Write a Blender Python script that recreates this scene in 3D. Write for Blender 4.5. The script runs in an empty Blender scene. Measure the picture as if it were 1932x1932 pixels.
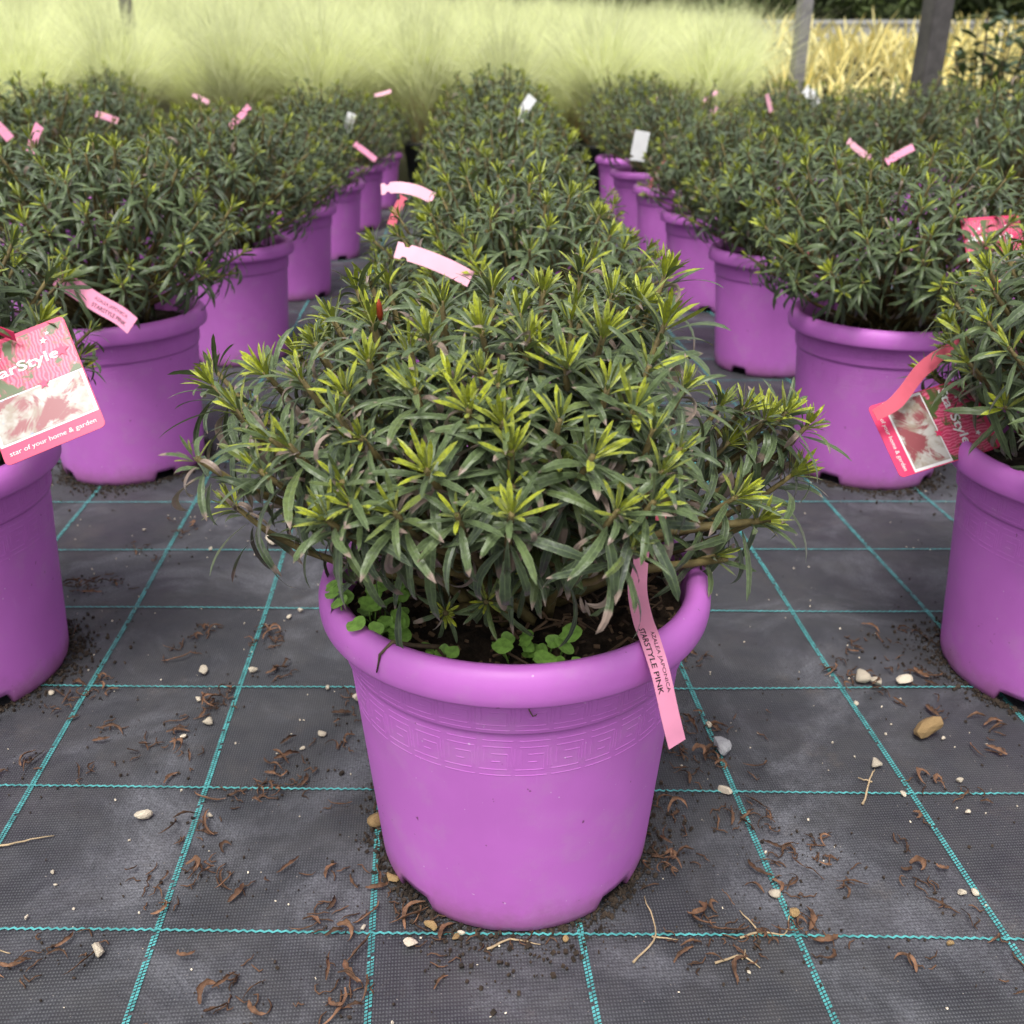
import bpy, bmesh, math, random
import numpy as np
from mathutils import Vector, Matrix, Euler

# ------------------------------------------------------------------ camera, world, sun, exposure
scene = bpy.context.scene
R = math.radians
COL = scene.collection
CAM_H = 0.60
cam_data = bpy.data.cameras.new('camera')
cam = bpy.data.objects.new('camera', cam_data)
COL.objects.link(cam)
cam.location = (0, 0, CAM_H)
cam.rotation_euler = (R(90 - 24.7), 0, 0)
cam_data.sensor_width = 36
cam_data.sensor_fit = 'HORIZONTAL'
cam_data.lens = 36 * 1786 / 1932
cam_data.clip_start = 0.02
cam_data.clip_end = 400
cam_data.dof.use_dof = True
cam_data.dof.focus_distance = 0.70
cam_data.dof.aperture_fstop = 10.0
scene.camera = cam

world = bpy.data.worlds.new('World')
scene.world = world
world.use_nodes = True
wn = world.node_tree.nodes
wl = world.node_tree.links
bg = wn['Background']
sky = wn.new('ShaderNodeTexSky')
sky.sky_type = 'NISHITA'
sky.sun_disc = False
SUN_EL, SUN_AZ = 66, 196          # high, veiled sun behind the photographer, a little to the left
sky.sun_elevation = R(SUN_EL)
sky.sun_rotation = R(SUN_AZ)
sky.dust_density = 4.0
sky.air_density = 1.0
hsv = wn.new('ShaderNodeHueSaturation')   # overcast: the cloud layer takes the blue out of the sky
hsv.inputs['Saturation'].default_value = 0.22
wl.new(sky.outputs[0], hsv.inputs['Color'])
wl.new(hsv.outputs[0], bg.inputs[0])
bg.inputs[1].default_value = 0.105

sd = bpy.data.lights.new('sun', 'SUN')
sd.energy = 1.5
sd.angle = R(26)
sd.color = (1.0, 0.965, 0.91)
sun = bpy.data.objects.new('sun', sd)
COL.objects.link(sun)
az = R(SUN_AZ)
dirv = Vector((math.sin(az) * math.cos(R(SUN_EL)), math.cos(az) * math.cos(R(SUN_EL)), math.sin(R(SUN_EL))))
sun.rotation_euler = dirv.to_track_quat('Z', 'Y').to_euler()
sun.location = (0, 0, 12)

scene.render.engine = 'CYCLES'
scene.view_settings.view_transform = 'Standard'
scene.view_settings.look = 'None'
scene.view_settings.gamma = 1
scene.view_settings.exposure = 1.12
scene.cycles.max_bounces = 5
scene.cycles.diffuse_bounces = 3
scene.cycles.glossy_bounces = 2
scene.cycles.transmission_bounces = 2
scene.view_settings.use_curve_mapping = False

# ------------------------------------------------------------------ helpers
def tag(o, label=None, cat=None, group=None, kind=None):
    if label: o['label'] = label
    if cat: o['category'] = cat
    if group: o['group'] = group
    if kind: o['kind'] = kind
    return o

def empty(name, loc, rz=0.0):
    o = bpy.data.objects.new(name, None)
    o.empty_display_size = 0.05
    COL.objects.link(o)
    o.location = loc
    o.rotation_euler = (0, 0, rz)
    return o

def link(name, me, parent=None, mw=None):
    o = bpy.data.objects.new(name, me)
    COL.objects.link(o)
    if parent: o.parent = parent
    if mw is not None: o.matrix_local = mw
    return o

def mesh(name, verts, faces, mat=None, smooth=True, attrs=None):
    me = bpy.data.meshes.new(name)
    me.from_pydata([tuple(map(float, v)) for v in verts], [], [tuple(int(i) for i in f) for f in faces])
    if smooth: me.polygons.foreach_set('use_smooth', [True] * len(me.polygons))
    if attrs is not None:
        a = me.attributes.new('lc', 'FLOAT_COLOR', 'POINT')
        a.data.foreach_set('color', np.asarray(attrs, dtype=np.float32).ravel())
    if mat: me.materials.append(mat)
    me.update()
    return me

class MB:
    def __init__(s): s.v = []; s.f = []
    def add(s, verts, faces):
        n = len(s.v); s.v += [tuple(v) for v in verts]; s.f += [tuple(i + n for i in f) for f in faces]
    def box(s, c, d, m=None):
        x, y, z = d[0] / 2, d[1] / 2, d[2] / 2
        vs = [Vector((sx * x, sy * y, sz * z)) for sz in (-1, 1) for sx, sy in ((-1, -1), (1, -1), (1, 1), (-1, 1))]
        if m is not None: vs = [m @ v for v in vs]
        s.add([v + Vector(c) for v in vs], [(3, 2, 1, 0), (4, 5, 6, 7), (0, 1, 5, 4), (1, 2, 6, 5), (2, 3, 7, 6), (3, 0, 4, 7)])
    def tube(s, pts, rad, n=6, cap=True):
        pts = [Vector(p) for p in pts]
        k = len(pts)
        if not isinstance(rad, (list, tuple)): rad = [rad] * k
        up = Vector((0.13, 0.21, 0.97)); vs = []; fs = []
        for i, p in enumerate(pts):
            t = (pts[min(i + 1, k - 1)] - pts[max(i - 1, 0)])
            t = t.normalized() if t.length > 1e-9 else Vector((0, 0, 1))
            x = t.cross(up)
            if x.length < 1e-3: x = t.cross(Vector((1, 0, 0)))
            x.normalize(); y = t.cross(x)
            for j in range(n):
                a = 2 * math.pi * j / n
                vs.append(p + (x * math.cos(a) + y * math.sin(a)) * rad[i])
        for i in range(k - 1):
            for j in range(n):
                fs.append((i * n + j, i * n + (j + 1) % n, (i + 1) * n + (j + 1) % n, (i + 1) * n + j))
        if cap:
            fs.append(tuple(range(n))[::-1]); fs.append(tuple((k - 1) * n + j for j in range(n)))
        s.add(vs, fs)
    def mesh(s, name, mat, smooth=True): return mesh(name, s.v, s.f, mat, smooth)

# ---- node helpers
def newmat(name):
    m = bpy.data.materials.new(name); m.use_nodes = True
    nt = m.node_tree
    return m, nt, nt.nodes, nt.links, nt.nodes['Principled BSDF']
def mixc(nt, fac, a, b, mode='MIX'):
    n = nt.nodes.new('ShaderNodeMix'); n.data_type = 'RGBA'; n.blend_type = mode
    for sock, v in ((n.inputs[0], fac), (n.inputs[6], a), (n.inputs[7], b)):
        if hasattr(v, 'is_output'): nt.links.new(v, sock)
        elif isinstance(v, (int, float)): sock.default_value = v
        else: sock.default_value = (*v, 1)
    return n.outputs[2]
def ramp(nt, src, p0, p1, v0=0.0, v1=1.0):
    n = nt.nodes.new('ShaderNodeMapRange'); n.interpolation_type = 'SMOOTHSTEP'
    nt.links.new(src, n.inputs[0])
    n.inputs[1].default_value = p0; n.inputs[2].default_value = p1; n.inputs[3].default_value = v0; n.inputs[4].default_value = v1
    return n.outputs[0]
def math_(nt, op, a, b=0.0):
    n = nt.nodes.new('ShaderNodeMath'); n.operation = op
    for sock, v in ((n.inputs[0], a), (n.inputs[1], b)):
        if hasattr(v, 'is_output'): nt.links.new(v, sock)
        else: sock.default_value = v
    return n.outputs[0]
def noise(nt, scale, detail=4, rough=0.55, vec=None, dist=0.0):
    n = nt.nodes.new('ShaderNodeTexNoise'); n.inputs['Scale'].default_value = scale
    n.inputs['Detail'].default_value = detail; n.inputs['Roughness'].default_value = rough; n.inputs['Distortion'].default_value = dist
    if vec is not None: nt.links.new(vec, n.inputs['Vector'])
    return n.outputs[0]
def coord(nt, which='Object'):
    n = nt.nodes.new('ShaderNodeTexCoord'); return n.outputs[which]
def bump(nt, h, strength, dist=0.001, normal=None):
    n = nt.nodes.new('ShaderNodeBump'); nt.links.new(h, n.inputs['Height'])
    n.inputs['Strength'].default_value = strength; n.inputs['Distance'].default_value = dist
    if normal is not None: nt.links.new(normal, n.inputs['Normal'])
    return n.outputs[0]
def rnd(nt):
    n = nt.nodes.new('ShaderNodeObjectInfo'); return n.outputs['Random']
def setp(b, **k):
    for key, v in k.items():
        key = key.replace('_', ' ')
        if key in b.inputs: b.inputs[key].default_value = v

def leaf_material(name, young, mid, old, brown, trans=0.22, rough=0.48):
    m, nt, N, L, b = newmat(name)
    at = N.new('ShaderNodeAttribute'); at.attribute_name = 'lc'
    sp = N.new('ShaderNodeSeparateColor'); L.new(at.outputs['Color'], sp.inputs[0])
    t, u, age, dead = sp.outputs[0], sp.outputs[1], sp.outputs[2], at.outputs['Alpha']
    oc = coord(nt)
    n1 = noise(nt, 160, 2, 0.6, oc); n2 = noise(nt, 60, 1, 0.6, oc)
    c = mixc(nt, ramp(nt, age, 0.0, 0.45), young, mid)
    c = mixc(nt, ramp(nt, age, 0.4, 1.0), c, old)
    # paler towards leaf base in young leaves, blotches everywhere
    c = mixc(nt, ramp(nt, n1, 0.35, 0.75, 0.0, 0.45), c, [x * 1.5 for x in mid])
    au = math_(nt, 'ABSOLUTE', math_(nt, 'SUBTRACT', u, 0.5))
    rib = ramp(nt, au, 0.0, 0.09, 0.45, 0.0)
    edge = ramp(nt, au, 0.36, 0.5, 0.0, 0.45)
    pale = [min(1, x * 1.7 + 0.03) for x in mid]
    c = mixc(nt, ramp(nt, noise(nt, 420, 1, 0.6, oc), 0.42, 0.66, 0.0, 0.35), c, [x * 0.55 for x in old])
    c = mixc(nt, rib, c, pale); c = mixc(nt, edge, c, pale)
    # withered tips and leaves
    tipm = math_(nt, 'ADD', math_(nt, 'ADD', t, dead), math_(nt, 'MULTIPLY', math_(nt, 'SUBTRACT', n2, 0.5), 0.35))
    wither = ramp(nt, tipm, 1.02, 1.12)
    bcol = mixc(nt, n1, brown, [x * 0.55 for x in brown])
    c = mixc(nt, wither, c, bcol)
    L.new(c, b.inputs['Base Color'])
    setp(b, Roughness=rough); b.inputs['Specular IOR Level'].default_value = 0.42
    b.inputs['Sheen Weight'].default_value = 0.10; b.inputs['Sheen Roughness'].default_value = 0.5
    hsum = math_(nt, 'ADD', n1, math_(nt, 'MULTIPLY', au, -1.4))
    L.new(bump(nt, hsum, 0.8, 0.0016), b.inputs['Normal'])
    tr = N.new('ShaderNodeBsdfTranslucent'); L.new(mixc(nt, 0.35, c, (0.30, 0.38, 0.03)), tr.inputs[0])
    mx = N.new('ShaderNodeMixShader'); mx.inputs[0].default_value = trans
    L.new(b.outputs[0], mx.inputs[1]); L.new(tr.outputs[0], mx.inputs[2])
    L.new(mx.outputs[0], N['Material Output'].inputs[0])
    return m

def simple(name, col, rough=0.6, var=0.35, nscale=40, bumps=0.0, bscale=200, spec=0.4, objrand=0.0, trans=0.0, bdist=0.002):
    m, nt, N, L, b = newmat(name)
    oc = coord(nt)
    n1 = noise(nt, nscale, 3, 0.6, oc)
    c = mixc(nt, ramp(nt, n1, 0.3, 0.7), [x * (1 - var) for x in col], [min(1, x * (1 + var)) for x in col])
    if objrand:
        h = N.new('ShaderNodeHueSaturation'); L.new(c, h.inputs['Color'])
        L.new(ramp(nt, rnd(nt), 0, 1, 1 - objrand, 1 + objrand), h.inputs['Value']); c = h.outputs[0]
    L.new(c, b.inputs['Base Color']); setp(b, Roughness=rough); b.inputs['Specular IOR Level'].default_value = spec
    if bumps: L.new(bump(nt, noise(nt, bscale, 5, 0.65, oc), bumps, bdist), b.inputs['Normal'])
    if trans:
        tr = N.new('ShaderNodeBsdfTranslucent'); L.new(c, tr.inputs[0])
        mx = N.new('ShaderNodeMixShader'); mx.inputs[0].default_value = trans
        L.new(b.outputs[0], mx.inputs[1]); L.new(tr.outputs[0], mx.inputs[2]); L.new(mx.outputs[0], N['Material Output'].inputs[0])
    return m

# ------------------------------------------------------------------ materials
M = {}
M['leaf'] = leaf_material('azalea leaf', (0.42, 0.46, 0.012), (0.080, 0.116, 0.042), (0.035, 0.050, 0.033), (0.33, 0.245, 0.20), 0.12, 0.42)
M['stem'] = simple('azalea stem', (0.13, 0.10, 0.035), 0.7, 0.4, 60, 0.5, 300)
M['woody'] = simple('woody stem', (0.11, 0.075, 0.045), 0.8, 0.4, 60, 0.6, 300)
M['grass'] = simple('pale grass', (0.75, 0.78, 0.45), 0.6, 0.26, 6, objrand=0.12, trans=0.5)
M['drygrass'] = simple('dry grass', (0.34, 0.22, 0.10), 0.7, 0.3, 8, trans=0.2)
M['laurel'] = leaf_material('broad glossy leaf', (0.12, 0.17, 0.03), (0.045, 0.085, 0.035), (0.025, 0.055, 0.03), (0.2, 0.14, 0.1), 0.12, 0.35)
M['hedge'] = simple('hedge leaf', (0.06, 0.085, 0.022), 0.6, 0.5, 3, trans=0.15)
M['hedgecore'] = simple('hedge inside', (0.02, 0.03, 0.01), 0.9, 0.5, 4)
M['soil'] = simple('potting soil', (0.030, 0.020, 0.013), 0.95, 0.6, 90, 1.0, 260, 0.2, bdist=0.004)
M['chip'] = simple('bark chip', (0.10, 0.060, 0.032), 0.85, 0.6, 30, 0.6, 300)
M['dried'] = simple('dried leaf', (0.115, 0.060, 0.034), 0.75, 0.55, 70, 0.5, 300, 0.3, objrand=0.45)
M['twig'] = simple('pale twig', (0.36, 0.27, 0.16), 0.8, 0.3, 80, 0.4, 400)
M['crumb'] = simple('soil crumb', (0.035, 0.024, 0.016), 0.95, 0.5, 90, 0.5, 400)
M['pebble_white'] = simple('cream pebble', (0.56, 0.49, 0.38), 0.8, 0.22, 120, 0.6, 300, 0.3, objrand=0.18)
M['pebble_tan'] = simple('tan stone', (0.36, 0.24, 0.11), 0.85, 0.3, 120, 0.7, 300, 0.3, objrand=0.12)
M['pebble_grey'] = simple('grey stone', (0.36, 0.36, 0.37), 0.8, 0.25, 120, 0.6, 300, 0.3)
M['weed'] = simple('weed leaf', (0.22, 0.40, 0.075), 0.5, 0.25, 200, trans=0.25)
M['ink'] = simple('black ink', (0.015, 0.012, 0.012), 0.6, 0.1)
M['white'] = simple('white plastic', (0.68, 0.68, 0.68), 0.45, 0.05)
M['pink'] = simple('pink plastic strip', (0.86, 0.33, 0.50), 0.42, 0.05, 30, spec=0.4, trans=0.12)
M['pinkpale'] = simple('pale pink plastic strip', (0.82, 0.42, 0.52), 0.42, 0.05, 30, spec=0.4, trans=0.12)
M['pinkdark'] = simple('rose plastic strip', (0.72, 0.14, 0.20), 0.45, 0.06, 30, trans=0.1)
M['cardpink'] = simple('printed pink', (0.62, 0.035, 0.12), 0.35, 0.05)
M['post'] = simple('weathered steel', (0.075, 0.068, 0.066), 0.55, 0.3, 12, 0.2, 80)
M['postgrey'] = simple('galvanised steel', (0.20, 0.19, 0.195), 0.5, 0.2, 12, 0.2, 80)
M['blackpot'] = simple('black nursery pot', (0.02, 0.02, 0.02), 0.5, 0.2)
M['path'] = simple('pale concrete', (0.38, 0.38, 0.38), 0.9, 0.15, 2)
M['flower'] = simple('orange flower', (0.75, 0.28, 0.03), 0.6, 0.2)
M['budred'] = simple('red bud', (0.45, 0.06, 0.02), 0.5, 0.3, trans=0.2)

def pot_material():
    m, nt, N, L, b = newmat('purple plastic')
    oc = coord(nt)
    base = (0.53, 0.150, 0.555)
    n1 = noise(nt, 9, 4, 0.6, oc)
    c = mixc(nt, ramp(nt, n1, 0.3, 0.7), [x * 0.94 for x in base], [x * 1.05 for x in base])
    # scuffs: pale vertical wear; specks of soil; splash dirt near the foot
    mp = N.new('ShaderNodeMapping'); L.new(oc, mp.inputs[0]); mp.inputs['Scale'].default_value = (160, 160, 14)
    sc = noise(nt, 1.0, 3, 0.7, mp.outputs[0])
    c = mixc(nt, ramp(nt, sc, 0.60, 0.82, 0, 0.16), c, (0.62, 0.30, 0.66))
    c = mixc(nt, ramp(nt, noise(nt, 150, 2, 0.5, oc), 0.735, 0.765, 0, 0.7), c, (0.10, 0.03, 0.06))
    c = mixc(nt, ramp(nt, noise(nt, 210, 1, 0.5, oc), 0.775, 0.80, 0, 0.6), c, (0.72, 0.55, 0.74))
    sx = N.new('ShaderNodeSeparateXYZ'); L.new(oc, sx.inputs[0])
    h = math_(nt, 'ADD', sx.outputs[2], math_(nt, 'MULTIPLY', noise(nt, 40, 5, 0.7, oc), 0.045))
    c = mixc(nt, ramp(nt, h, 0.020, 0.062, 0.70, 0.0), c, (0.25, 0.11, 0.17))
    dust = ramp(nt, noise(nt, 22, 5, 0.7, oc), 0.48, 0.72, 0.0, 0.22)
    c = mixc(nt, dust, c, (0.52, 0.33, 0.50))
    h_ = N.new('ShaderNodeHueSaturation'); L.new(c, h_.inputs['Color'])
    L.new(ramp(nt, rnd(nt), 0, 1, 0.88, 1.05), h_.inputs['Value']); c = h_.outputs[0]
    L.new(c, b.inputs['Base Color'])
    L.new(ramp(nt, n1, 0.3, 0.7, 0.42, 0.54), b.inputs['Roughness']); b.inputs['Specular IOR Level'].default_value = 0.45
    b.inputs['Subsurface Weight'].default_value = 0.0
    L.new(bump(nt, noise(nt, 900, 2, 0.5, oc), 0.12, 0.0006), b.inputs['Normal'])
    return m
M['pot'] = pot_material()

def cloth_material():
    m, nt, N, L, b = newmat('black woven ground cloth')
    oc = coord(nt)
    mp = N.new('ShaderNodeMapping'); L.new(oc, mp.inputs[0]); mp.inputs['Rotation'].default_value = (0, 0, R(-4.2))
    w1 = N.new('ShaderNodeTexWave'); w1.wave_type = 'BANDS'; w1.bands_direction = 'X'; w1.inputs['Scale'].default_value = 130; w1.inputs['Distortion'].default_value = 0.6; w1.inputs['Detail Scale'].default_value = 3
    w2 = N.new('ShaderNodeTexWave'); w2.wave_type = 'BANDS'; w2.bands_direction = 'Y'; w2.inputs['Scale'].default_value = 105; w2.inputs['Distortion'].default_value = 0.6; w2.inputs['Detail Scale'].default_value = 3
    for w in (w1, w2): L.new(mp.outputs[0], w.inputs[0])
    wv = math_(nt, 'MULTIPLY', w1.outputs['Fac'], w2.outputs['Fac'])
    big = noise(nt, 3.2, 6, 0.62, oc); mid = noise(nt, 14, 6, 0.7, oc); fine = noise(nt, 380, 3, 0.6, oc)
    c = mixc(nt, wv, (0.020, 0.021, 0.025), (0.066, 0.069, 0.078))
    c = mixc(nt, ramp(nt, mid, 0.35, 0.75, 0.0, 0.5), c, (0.060, 0.058, 0.058))
    # chalky residue left by dried puddles, and brown silt
    n3 = noise(nt, 5.5, 7, 0.68, oc, 0.6)
    chalk = math_(nt, 'MULTIPLY', ramp(nt, n3, 0.46, 0.72), ramp(nt, fine, 0.30, 0.68, 0.25, 1.0))
    c = mixc(nt, math_(nt, 'MULTIPLY', chalk, 0.8), c, (0.165, 0.168, 0.19))
    silt = math_(nt, 'MULTIPLY', ramp(nt, noise(nt, 8.5, 6, 0.7, oc), 0.55, 0.75), ramp(nt, fine, 0.35, 0.6, 0.2, 1.0))
    c = mixc(nt, math_(nt, 'MULTIPLY', silt, 0.45), c, (0.105, 0.085, 0.066))
    sp = ramp(nt, noise(nt, 420, 1, 0.5, oc), 0.76, 0.80, 0, 0.7)
    c = mixc(nt, sp, c, (0.35, 0.31, 0.27))
    L.new(c, b.inputs['Base Color'])
    L.new(ramp(nt, big, 0.35, 0.65, 0.48, 0.68), b.inputs['Roughness']); b.inputs['Specular IOR Level'].default_value = 0.42
    h = math_(nt, 'ADD', math_(nt, 'MULTIPLY', wv, 0.6), math_(nt, 'MULTIPLY', fine, 0.5))
    b1 = bump(nt, h, 0.75, 0.0009)
    L.new(bump(nt, noise(nt, 6, 3, 0.5, oc), 0.6, 0.03, b1), b.inputs['Normal'])
    return m
M['cloth'] = cloth_material()
M['teal'] = simple('turquoise thread', (0.065, 0.28, 0.28), 0.5, 0.35, 90, 0.3, 500)
def ground_material():
    m, nt, N, L, b = newmat('nursery ground')
    oc = coord(nt)
    c = mixc(nt, ramp(nt, noise(nt, 1.2, 6, 0.7, oc), 0.35, 0.65), (0.05, 0.048, 0.045), (0.10, 0.09, 0.07))
    L.new(c, b.inputs['Base Color']); setp(b, Roughness=0.9)
    L.new(bump(nt, noise(nt, 40, 6, 0.7, oc), 0.6, 0.01), b.inputs['Normal'])
    return m
M['ground'] = ground_material()

def yucca_material():
    m, nt, N, L, b = newmat('yellow striped leaf')
    at = N.new('ShaderNodeAttribute'); at.attribute_name = 'lc'
    sp = N.new('ShaderNodeSeparateColor'); L.new(at.outputs['Color'], sp.inputs[0])
    au = math_(nt, 'ABSOLUTE', math_(nt, 'SUBTRACT', sp.outputs[1], 0.5))
    yel = mixc(nt, sp.outputs[2], (0.86, 0.68, 0.20), (0.88, 0.78, 0.38))
    c = mixc(nt, ramp(nt, au, 0.30, 0.44), yel, (0.20, 0.26, 0.10))
    c = mixc(nt, ramp(nt, at.outputs['Alpha'], 0.6, 1.0), c, (0.50, 0.26, 0.06))
    L.new(c, b.inputs['Base Color']); setp(b, Roughness=0.45)
    tr = N.new('ShaderNodeBsdfTranslucent'); L.new(c, tr.inputs[0])
    mx = N.new('ShaderNodeMixShader'); mx.inputs[0].default_value = 0.25
    L.new(b.outputs[0], mx.inputs[1]); L.new(tr.outputs[0], mx.inputs[2]); L.new(mx.outputs[0], N['Material Output'].inputs[0])
    return m
M['yucca'] = yucca_material()

def photo_material(name, cols, scale, wave=True):
    # flat print: blurred flower photograph
    m, nt, N, L, b = newmat(name)
    oc = coord(nt)
    v = N.new('ShaderNodeTexVoronoi'); v.inputs['Scale'].default_value = scale; L.new(oc, v.inputs['Vector'])
    wv = N.new('ShaderNodeTexWave'); wv.inputs['Scale'].default_value = scale * 1.1; wv.inputs['Distortion'].default_value = 9; wv.inputs['Detail'].default_value = 3; L.new(oc, wv.inputs[0])
    n1 = noise(nt, scale * 0.5, 4, 0.6, oc, 1.0)
    c = mixc(nt, ramp(nt, wv.outputs['Fac'] if wave else noise(nt, scale * .9, 3, .6, oc), 0.35, 0.65), cols[0], cols[1])
    c = mixc(nt, ramp(nt, n1, 0.47, 0.57), c, cols[2])
    c = mixc(nt, ramp(nt, v.outputs['Distance'], 0.15, 0.02), c, cols[3])
    L.new(c, b.inputs['Base Color']); setp(b, Roughness=0.3)
    return m
M['photo_flower'] = photo_material('printed azalea photograph', [(0.48, 0.03, 0.10), (0.62, 0.13, 0.22), (0.07, 0.10, 0.03), (0.62, 0.25, 0.33)], 85)
M['photo_garden'] = photo_material('printed garden photograph', [(0.27, 0.22, 0.17), (0.45, 0.43, 0.40), (0.24, 0.06, 0.07), (0.22, 0.28, 0.40)], 60, False)

# ------------------------------------------------------------------ ground
def terrain(x, y):
    q = max(0.0, min(1.0, (1.2 - x) / 3.0))
    return (0.082 + 0.026 * q * q * (3 - 2 * q)) * max(0.0, min(y, 17.2) - 6.4)
gv = []; gf = []
xs = [-60, -30, -18, -12, -9, -7, -5, -3, -1, 1, 3, 5, 7, 9, 12, 18, 30, 60]
ys = [-20, -5, 0, 3, 6.4, 7, 8, 9, 10, 11, 12, 13, 14, 15, 16, 17.2, 18, 20, 40, 90]
for y in ys:
    for x in xs: gv.append((x, y, terrain(x, y) - 0.02))
nx = len(xs)
for j in range(len(ys) - 1):
    for i in range(nx - 1): gf.append((j * nx + i, j * nx + i + 1, (j + 1) * nx + i + 1, (j + 1) * nx + i))
tag(link('ground', mesh('ground', gv, gf, M['ground'], False)), kind='structure')
cv = []; cf = []
cxs = np.linspace(-5.5, 5.5, 56); cys = np.linspace(-1.2, 6.2, 75)
rg = random.Random(5)
for y in cys:
    for x in cxs: cv.append((x, y, 0.0))
for j in range(len(cys) - 1):
    for i in range(len(cxs) - 1): cf.append((j * 56 + i, j * 56 + i + 1, (j + 1) * 56 + i + 1, (j + 1) * 56 + i))
cloth = tag(link('ground_cloth', mesh('ground_cloth', cv, cf, M['cloth'], True)), kind='structure')
# turquoise marker threads woven into the cloth
TH, TH2, SP, X0, Y0 = R(4.16), R(-0.19), 0.16275, -0.3953, 0.5246
rg = random.Random(8)
for i in range(-5, 12):
    b = MB(); y = -0.15; ph = rg.uniform(0, 6)
    while y < 2.6:
        wob = 0.0028 * math.sin(y * 4.1 + ph) + 0.0006 * math.sin(y * 17 + ph)
        for cx, off in ((-0.0014, 0.0), (0.0014, 0.00145)):
            if rg.random() < 0.05: continue
            yy = y + off
            x = (X0 + i * SP - math.sin(TH) * yy) / math.cos(TH) + wob + cx
            dx, dy = 0.00105, rg.uniform(0.00085, 0.00115)
            sk = 0.0004
            b.add([(x - dx, yy - dy - sk, 0.0014), (x + dx, yy - dy + sk, 0.0014), (x + dx, yy + dy + sk, 0.0014), (x - dx, yy + dy - sk, 0.0014)], [(0, 1, 2, 3)])
        y += 0.0029
    ya, yb = 2.6, 6.0
    p = [((X0 + i * SP - math.sin(TH) * q) / math.cos(TH), q) for q in (ya, yb)]
    b.add([(p[0][0] - 0.002, ya, 0.0014), (p[0][0] + 0.002, ya, 0.0014), (p[1][0] + 0.002, yb, 0.0014), (p[1][0] - 0.002, yb, 0.0014)], [(0, 1, 2, 3)])
    link('marker_thread', b.mesh('marker_thread', M['teal'], False), cloth)
for j in range(-2, 22):
    b = MB(); x = -1.9; pts = []; ph = rg.uniform(0, 6)
    k = 0
    while x < 1.9:
        y = (Y0 + j * SP + math.sin(TH2) * x) / math.cos(TH2)
        y += 0.0032 * math.sin(x * 3.3 + ph) + 0.0010 * math.sin(x * 11 + ph * 2)
        pts.append((x, y + (0.0008 if (k % 2) else -0.0008) + rg.gauss(0, 0.00012)))
        x += 0.0033; k += 1
    hw = 0.00095
    vs = []
    for (x, y) in pts: vs += [(x, y - hw, 0.0021), (x, y + hw, 0.0021)]
    b.add(vs, [(2 * q, 2 * q + 2, 2 * q + 3, 2 * q + 1) for q in range(len(pts) - 1)])
    link('marker_thread', b.mesh('marker_thread', M['teal'], False), cloth)

# ------------------------------------------------------------------ leaf library
def leaf_geo(L, W, bend, twist, fold, segs, age, dead, rng, p=1.3, sway=0.0, ser=0.0):
    V = []; A = []
    y = z = 0.0; x = 0.0; prev = 0
    for i in range(segs + 1):
        t = i / segs
        th = -bend * t ** p
        if i:
            ds = L / segs; y += math.cos((th + prev) / 2) * ds; z += math.sin((th + prev) / 2) * ds
        prev = th
        w = W * 0.5 * min(1.0, 1.62 * (0.06 + t ** 0.75) * (1.0 - t) ** 0.55 * (1 - 0.1 * t))
        if i == segs: w = W * 0.02
        x = sway * math.sin(t * 3.0) * L
        a = twist * t
        fl = fold * (1 - 0.5 * t)
        for u in (-1, 0, 1):
            jit = 1 + (ser * (1 if (i % 2) else -1) if u else 0)
            lx = u * w * jit * math.cos(fl); lz = abs(u) * w * math.sin(fl)
            rx = lx * math.cos(a) - lz * math.sin(a); rz = lx * math.sin(a) + lz * math.cos(a)
            V.append((x + rx, y - math.sin(th) * rz, z + math.cos(th) * rz))
            A.append((t, 0.5 + 0.5 * u, age, dead))
    Fq = []
    for i in range(segs):
        for c in (0, 1): Fq.append((i * 3 + c, i * 3 + c + 1, (i + 1) * 3 + c + 1, (i + 1) * 3 + c))
    return np.array(V), np.array(Fq), np.array(A)

def build_library(segs, seed, mat, healthy=False):
    rng = random.Random(seed); lib = []; cls = {}
    def addc(name, n, fn):
        cls[name] = []
        for _ in range(n):
            V, Fq, A = fn()
            me = mesh('leaf', V, Fq, mat, True, A)
            cls[name].append(len(lib)); lib.append((V, Fq, A, me))
    u = rng.uniform
    addc('tip', 8, lambda: leaf_geo(u(.017, .026), u(.0044, .0062), u(-.3, .4), u(-.3, .3), u(.3, .7), max(4, segs - 3), u(0, .12), u(-.1, .03), rng))
    addc('tipg', 6, lambda: leaf_geo(u(.017, .026), u(.0044, .0060), u(-.2, .5), u(-.3, .3), u(.4, .8), max(4, segs - 3), u(.22, .40), u(-.1, .05), rng))
    addc('mid', 18, lambda: leaf_geo(u(.028, .044), u(.0062, .0086), u(.5, 1.6), u(-.5, .5), u(.12, .45), segs, u(.40, .62), rng.choice((-.1, -.05, 0, .05) if healthy else (-.1, .04, .10, .15, .22)), rng, u(1.1, 1.9), u(-.06, .06), .07))
    addc('old', 18, lambda: leaf_geo(u(.033, .050) * (1.25 if rng.random() < .15 else 1), u(.0066, .0092), u(.6, 1.9), u(-.8, .8), u(.05, .4), segs, u(.62, 1.0), rng.choice((-.1, 0, .04, .10) if healthy else (-.1, .06, .12, .20, .30, .45)), rng, u(1.1, 2.0), u(-.08, .08), .07))
    addc('dead', 10, lambda: leaf_geo(u(.028, .042), u(.0062, .0090), u(1.8, 5.0), u(-2.5, 2.5), u(.5, 1.2), segs + 3, u(.6, 1.0), rng.choice((.45, .6, .9, 1.2)), rng, u(1.0, 1.6), u(-.12, .12), .0))
    return lib, cls
LIB, CLS = build_library(8, 11, M['leaf'])
LIBL, CLSL = build_library(5, 12, M['leaf'], True)
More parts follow.
